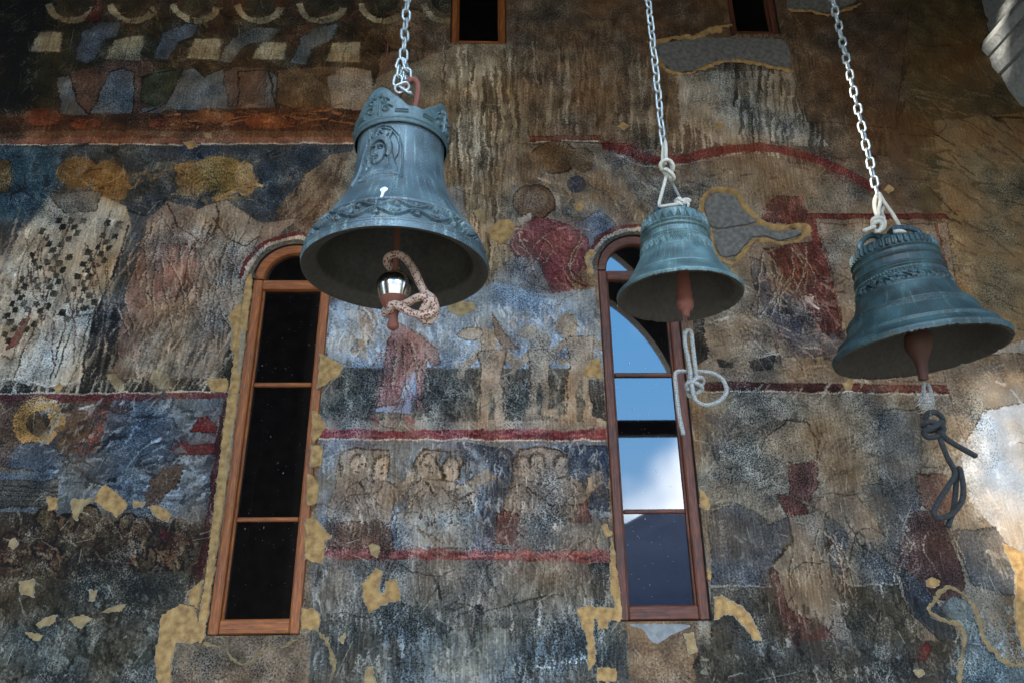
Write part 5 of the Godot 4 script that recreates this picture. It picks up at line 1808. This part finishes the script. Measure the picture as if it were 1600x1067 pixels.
	strand(r, zoomed([[405, 770, 0.03], [425, 740, 0.03], [455, 735, 0.022], [462, 760, 0.01], [430, 790, 0.006], [390, 800, 0.01], [378, 770, 0.024], [400, 755, 0.034], [440, 770, 0.03], [458, 790, 0.018], [430, 815, 0.012], [395, 830, 0.006], [382, 800, 0.0]], 960, 370, 3.336), Z2, 0.0068, M.rope_grey, "knot")
	strand(r, zoomed([[400, 745, 0.03], [410, 800, 0.034], [425, 850, 0.03], [465, 875, 0.026], [510, 872, 0.02], [555, 850, 0.014], [585, 805, 0.01], [570, 750, 0.004], [530, 718, 0.0], [480, 705, -0.004], [435, 703, -0.006], [400, 715, -0.006], [382, 705, 0.0], [345, 700, 0.01], [318, 715, 0.012], [322, 780, 0.012], [332, 880, 0.012], [345, 960, 0.012], [360, 1030, 0.012]], 960, 370, 3.336), Z2, 0.0064, M.rope_grey)

	# chipped bell: cord above
	r = rope("white cord knotted through the crown handles of the chipped bell", at(1385, 350, Z3))
	strand(r, zoomed([[385, 10, 0.0], [362, 70, 0.004], [360, 130, 0.008], [382, 205, 0.02], [395, 250, 0.03]], 1300, 300, 5.333), Z3, 0.0068 * S3, M.rope_white)
	strand(r, zoomed([[392, 10, 0.004], [408, 60, 0.01], [400, 120, 0.014], [388, 200, 0.03]], 1300, 300, 5.333), Z3, 0.0062 * S3, M.rope_white)
	strand(r, zoomed([[398, 15, 0.0], [440, 90, 0.0], [485, 150, 0.0], [530, 220, 0.0], [572, 295, -0.006], [590, 330, 0.0]], 1300, 300, 5.333), Z3, 0.0062 * S3, M.rope_white)
	strand(r, zoomed([[440, 120, -0.01], [420, 170, -0.012], [440, 220, -0.02]], 1300, 300, 5.333), Z3, 0.005 * S3, M.rope_white)
	strand(r, zoomed([[345, 270, 0.03], [350, 230, 0.05], [400, 215, 0.055], [438, 245, 0.05], [430, 300, 0.045], [385, 330, 0.045], [345, 310, 0.045], [350, 265, 0.062], [395, 245, 0.066], [420, 280, 0.06], [400, 325, 0.055], [360, 330, 0.045]], 1300, 300, 5.333), Z3, 0.0078 * S3, M.rope_white, "knot")
	strand(r, zoomed([[360, 290, 0.06], [320, 305, 0.06], [270, 325, 0.06]], 1300, 300, 5.333), Z3, 0.0068 * S3, M.rope_white)
	strand(r, zoomed([[520, 335, 0.05], [560, 328, 0.055], [600, 335, 0.05], [610, 355, 0.03]], 1300, 300, 5.333), Z3, 0.0068 * S3, M.rope_white)

	# chipped bell: dark rope below
	r = rope("dark grey rope with frayed top and hanging loop under the chipped bell", at(1460, 680, Z3))
	strand(r, zoomed([[432, 350, 0.03], [426, 380, 0.032], [436, 440, 0.034]], 1300, 480, 2.963), Z3, 0.0055 * S3, M.rope_grey)
	strand(r, zoomed([[446, 355, 0.02], [460, 390, 0.02], [470, 450, 0.03]], 1300, 480, 2.963), Z3, 0.0055 * S3, M.rope_grey)
	strand(r, zoomed([[430, 520, 0.02], [450, 490, 0.034], [490, 490, 0.034], [515, 520, 0.03], [500, 560, 0.02], [450, 570, 0.02], [428, 545, 0.03], [450, 530, 0.046], [500, 540, 0.046], [518, 565, 0.034], [490, 595, 0.026], [445, 600, 0.026], [430, 575, 0.034], [470, 555, 0.05], [510, 530, 0.044]], 1300, 480, 2.963), Z3, 0.0085 * S3, M.rope_dark, "knot")
	strand(r, zoomed([[495, 575, 0.02], [510, 625, 0.022], [535, 690, 0.022], [572, 768, 0.024], [545, 820, 0.026], [505, 885, 0.026], [476, 940, 0.026], [485, 972, 0.026], [525, 972, 0.028], [570, 945, 0.03], [606, 890, 0.034], [610, 830, 0.03], [600, 770, 0.02], [592, 745, 0.012], [580, 775, 0.0], [575, 850, 0.0], [565, 930, 0.004], [540, 1015, 0.008]], 1300, 480, 2.963), Z3, 0.0076 * S3, M.rope_dark)
	strand(r, zoomed([[500, 575, 0.034], [535, 610, 0.03], [590, 645, 0.028], [668, 688, 0.026]], 1300, 480, 2.963), Z3, 0.0082 * S3, M.rope_dark)
	# frayed fibres
	rng.seed = 91
	var heart := at(1449, 628, Z3 + 0.03)
	var tuft := SurfaceTool.new()
	tuft.begin(Mesh.PRIMITIVE_TRIANGLES)
	for k in 520:
		var a := heart + Vector3(rng.randfn(0, 0.015), rng.randfn(0, 0.022), rng.randfn(0, 0.013))
		var d := Vector3(rng.randfn(0, 1), rng.randfn(0.0, 0.8), rng.randfn(0, 1)).normalized() * rng.randf_range(0.008, 0.027)
		var s := d.cross(Vector3(rng.randf(), rng.randf(), 1)).normalized() * 0.0007
		tri(tuft, a - s - r.position, a + s - r.position, a + d - r.position, Vector3.BACK)
	tuft.generate_normals()
	var tf := part("frayed_fibres", tuft.commit(), M.fray, r, Vector3.ZERO, "frayed pale fibres")
	tf.set_meta("kind", "stuff")

	# bent wire hook on the wall behind the big bell
	var hk := thing("iron_hook", "thin rusty iron hook with a ring, on the wall beside the big bell's chain", "hook", at(605, 97, 0.0))
	var pth := rope_path(zoomed([[728, -60, 0.05], [722, 20, 0.05], [728, 74, 0.05], [790, 62, 0.05], [840, 72, 0.05], [836, 104, 0.05], [790, 120, 0.05], [745, 108, 0.05], [722, 92, 0.05], [690, 130, 0.03], [656, 192, -0.01]], 460, 80, 4.9875), 0.0)
	for k in pth.size():
		pth[k] -= hk.position
	part("bent_wire", tube(spline(pth, 0.008), 0.0062, 8), M.rust, hk)

# ---------------------------------------------------------------- the porch
func prism(outline: PackedVector2Array, z0: float, z1: float) -> ArrayMesh:
	var st := SurfaceTool.new()
	st.begin(Mesh.PRIMITIVE_TRIANGLES)
	st.set_smooth_group(-1)
	var o := outline.duplicate()
	if Geometry2D.is_polygon_clockwise(o):
		o.reverse()
	var t := Geometry2D.triangulate_polygon(o)
	for i in range(0, t.size(), 3):
		for z in [z0, z1]:
			tri(st, Vector3(o[t[i]].x, o[t[i]].y, z), Vector3(o[t[i + 1]].x, o[t[i + 1]].y, z), Vector3(o[t[i + 2]].x, o[t[i + 2]].y, z), Vector3(0, 0, z - (z0 + z1) * 0.5))
	for i in o.size():
		var a := o[i]
		var b := o[(i + 1) % o.size()]
		quad(st, Vector3(a.x, a.y, z0), Vector3(b.x, b.y, z0), Vector3(b.x, b.y, z1), Vector3(a.x, a.y, z1), Vector3(b.y - a.y, a.x - b.x, 0))
	st.generate_normals()
	return st.commit()

func build_porch() -> void:
	# arcade behind the camera: two open arches between piers, one widened to shade the bells; round sun openings added high above
	var arc := thing("porch_arcade", "plastered porch arcade with open round arches", "arcade", Vector3(0, 0, 4.6))
	var csg := CSGCombiner3D.new()
	csg.name = "arcade_wall"
	var body := CSGBox3D.new()
	body.name = "solid"
	body.size = Vector3(18.8, 10.7, 0.2)
	body.position = Vector3(0.3, 5.25, 0.1)
	body.material = M.plaster
	csg.add_child(body)
	for a in [[0.35, 3.75, 2.2], [-7.0, 3.4, 1.9], [6.6, 3.4, 1.9]]:
		var pts := PackedVector2Array([Vector2(a[0] - a[2], 0.0), Vector2(a[0] + a[2], 0.0)])
		for k in 41:
			pts.append(Vector2(a[0] + cos(PI * k / 40.0) * a[2], a[1] + sin(PI * k / 40.0) * a[2]))
		var cut := CSGPolygon3D.new()
		cut.name = "arch_opening"
		cut.polygon = pts
		cut.depth = 0.6
		cut.position = Vector3(0, 0, 0.4)
		cut.operation = CSGShape3D.OPERATION_SUBTRACTION
		cut.material = M.plaster
		csg.add_child(cut, true)
	for h in SUN_HOLES:  # invented openings that shape the sun patch and light the stone pier
		var cy := CSGCylinder3D.new()
		cy.name = "added_sun_opening"
		cy.radius = h[2]
		cy.height = 0.6
		cy.sides = 48
		cy.rotation_degrees.x = 90
		cy.position = Vector3(h[0], h[1], 0.1)
		cy.operation = CSGShape3D.OPERATION_SUBTRACTION
		cy.material = M.plaster
		csg.add_child(cy, true)
	arc.add_child(csg)
	var tie := thing("tie_beam", "timber tie beam across the porch arch", "beam", Vector3(0.35, 3.82, 4.7))
	part("timber", chamfer_box(Vector3(4.8, 0.2, 0.16), 0.012), M.beam, tie)
	var bm := thing("bell_beam", "long timber beam that two of the bell chains hang from", "beam", Vector3(0.3, 5.27, 2.06))
	part("timber", chamfer_box(Vector3(18.6, 0.34, 0.26), 0.015), M.beam, bm)
	var b2 := thing("bell_beam", "shorter timber beam nearer the church wall, over the chipped bell", "beam", Vector3(5.2, 5.27, Z3))
	part("timber", chamfer_box(Vector3(8.8, 0.34, 0.22), 0.015), M.beam, b2)
	for s in [[-9.1, "left"], [9.7, "right"]]:
		var wl := thing("porch_end_wall", "plastered end wall of the porch" if s[0] < 0 else "plastered far end wall of the porch beside the stone pier", "wall", Vector3(s[0], 0, 2.4))
		part("plaster", box_mesh(Vector3(0.2, 10.6, 4.8)), M.plaster, wl, Vector3(0, 5.3, 0))
	structure("porch_ceiling", box_mesh(Vector3(19.2, 0.2, 5.0)), M.ceiling, Vector3(0.3, 10.5, 2.4))
	structure("porch_floor", box_mesh(Vector3(19, 0.3, 5.0)), M.paving, Vector3(0.3, -0.15, 2.4))
	structure("courtyard", box_mesh(Vector3(120, 0.3, 60)), M.paving, Vector3(0, -0.2, 34.95))
	structure("ground", box_mesh(Vector3(4000, 0.4, 4000)), M.grass, Vector3(0, -0.6, 0))
	# wooded mountain across the valley, seen in the panes
	var P := PackedVector3Array()
	var n := FastNoiseLite.new()
	n.seed = 4
	n.frequency = 0.004
	for j in 30:
		for i in 110:
			var x := -700.0 + i * 14.0
			var v := j / 29.0
			var top := (640.0 * (0.088 + 0.042 * smoothstep(70.0, 230.0, x) + 0.008 * sin(x * 0.01)) + 16.0 * n.get_noise_1d(x * 3.0))
			P.append(Vector3(x, top * pow(v, 0.8) + 10.0 * n.get_noise_2d(x, v * 300.0) * v, 380.0 + 260.0 * v))
	structure("mountain", grid(P, 110, 30, false), M.mountain)

	# moulded stone impost of the side pier
	var pier := thing("stone_pier", "pale stone pier with stepped impost mouldings catching the sun, at the upper edge", "pier", Vector3(3.66, 4.0, 0))
	var courses := [
		[[3.80, 5.72], [3.78, 5.80], [3.83, 6.4], [4.9, 6.4], [4.9, 5.72]],
		[[3.80, 5.60], [3.765, 5.64], [3.765, 5.715], [4.9, 5.715], [4.9, 5.60]],
		[[3.69, 5.40], [3.655, 5.46], [3.69, 5.54], [3.76, 5.595], [4.9, 5.595], [4.9, 5.40]],
		[[3.73, 5.24], [3.70, 5.30], [3.70, 5.385], [4.9, 5.385], [4.9, 5.24]],
		[[3.83, 4.95], [3.77, 5.10], [3.75, 5.225], [4.9, 5.225], [4.9, 4.95]],
		[[3.85, 4.0], [3.85, 4.94], [4.9, 4.94], [4.9, 4.0]]]
	for q in courses:
		var o := PackedVector2Array()
		for p in q:
			o.append(Vector2(p[0] - 3.66, p[1] - 4.0))
		part("stone_course", prism(o, -0.02, 1.3), M.pale_stone, pier)
	part("stone_shaft", box_mesh(Vector3(1.05, 4.0, 1.28)), M.pale_stone, pier, Vector3(0.715, -2.002, 0.63))

const SUN := Vector3(1.6, -1.0, -1.0)
var SUN_HOLES := [[3.28 - 1.6 * 4.7, 2.33 + 4.7, 0.80], [3.98 - 1.6 * 4.7, 5.42 + 4.7, 0.37]]  # added round holes, aimed at the right of the wall and the impost

func _ready() -> void:
	# camera, sky, sun, exposure
	view = Basis(Vector3.UP, deg_to_rad(-2.0)) * Basis(Vector3.RIGHT, deg_to_rad(21.0)) * Basis(Vector3.BACK, deg_to_rad(-0.67))
	var cam := Camera3D.new()
	cam.name = "camera"
	cam.fov = rad_to_deg(2.0 * atan(533.5 / FOCAL))
	cam.near = 0.05
	cam.far = 3000.0
	cam.basis = view
	cam.position = eye
	add_child(cam)
	cam.current = true
	var env := Environment.new()
	env.background_mode = Environment.BG_SKY
	env.tonemap_mode = Environment.TONE_MAPPER_LINEAR
	env.tonemap_exposure = 3.45
	env.sdfgi_enabled = true
	env.ssao_enabled = true
	env.ssil_enabled = true
	var sm := ProceduralSkyMaterial.new()
	sm.sky_top_color = Color(0.34, 0.60, 0.82)
	sm.sky_horizon_color = Color(0.60, 0.70, 0.80)
	sm.sky_curve = 0.12
	sm.ground_bottom_color = Color(0.3, 0.29, 0.26)
	sm.ground_horizon_color = Color(0.5, 0.52, 0.52)
	sm.sky_energy_multiplier = 1.8
	sm.sky_cover = sky_clouds()
	sm.sky_cover_modulate = Color(1.5, 1.43, 1.34, 1.0)
	env.sky_rotation = Vector3(0, deg_to_rad(0), 0)
	env.sky = Sky.new()
	env.sky.sky_material = sm
	var we := WorldEnvironment.new()
	we.name = "world_environment"
	we.environment = env
	add_child(we)
	var sun := DirectionalLight3D.new()
	sun.name = "sun"
	sun.light_energy = 1.2
	sun.light_color = Color(1.0, 0.96, 0.91)
	sun.light_angular_distance = 0.7
	sun.shadow_enabled = true
	sun.basis = Basis.looking_at(SUN.normalized(), Vector3.UP)
	add_child(sun)

	wave.seed = 2
	wave.frequency = 1.3
	wave.fractal_octaves = 3
	rough.seed = 6
	rough.frequency = 0.02
	rough.fractal_octaves = 2
	var t0 := Time.get_ticks_msec()
	make_materials()
	var t1 := Time.get_ticks_msec()
	build_wall()
	build_porch()
	var t2 := Time.get_ticks_msec()
	build_bells()
	build_hangings()
	print("materials %d, wall %d, bells %d ms" % [t1 - t0, t2 - t1, Time.get_ticks_msec() - t2])

func sky_clouds() -> ImageTexture:
	var n := noise_tile(0.012, 5, FastNoiseLite.TYPE_SIMPLEX_SMOOTH, 61, 1024, 512)
	var d := n.get_data()
	var im := PackedByteArray()
	im.resize(1024 * 512 * 4)
	for k in 1024 * 512:
		var a := smoothstep(0.36, 0.74, d[k] / 255.0)
		im[k * 4] = 255
		im[k * 4 + 1] = 252
		im[k * 4 + 2] = 246
		im[k * 4 + 3] = int(a * 255.0)
	return ImageTexture.create_from_image(Image.create_from_data(1024, 512, false, Image.FORMAT_RGBA8, im))
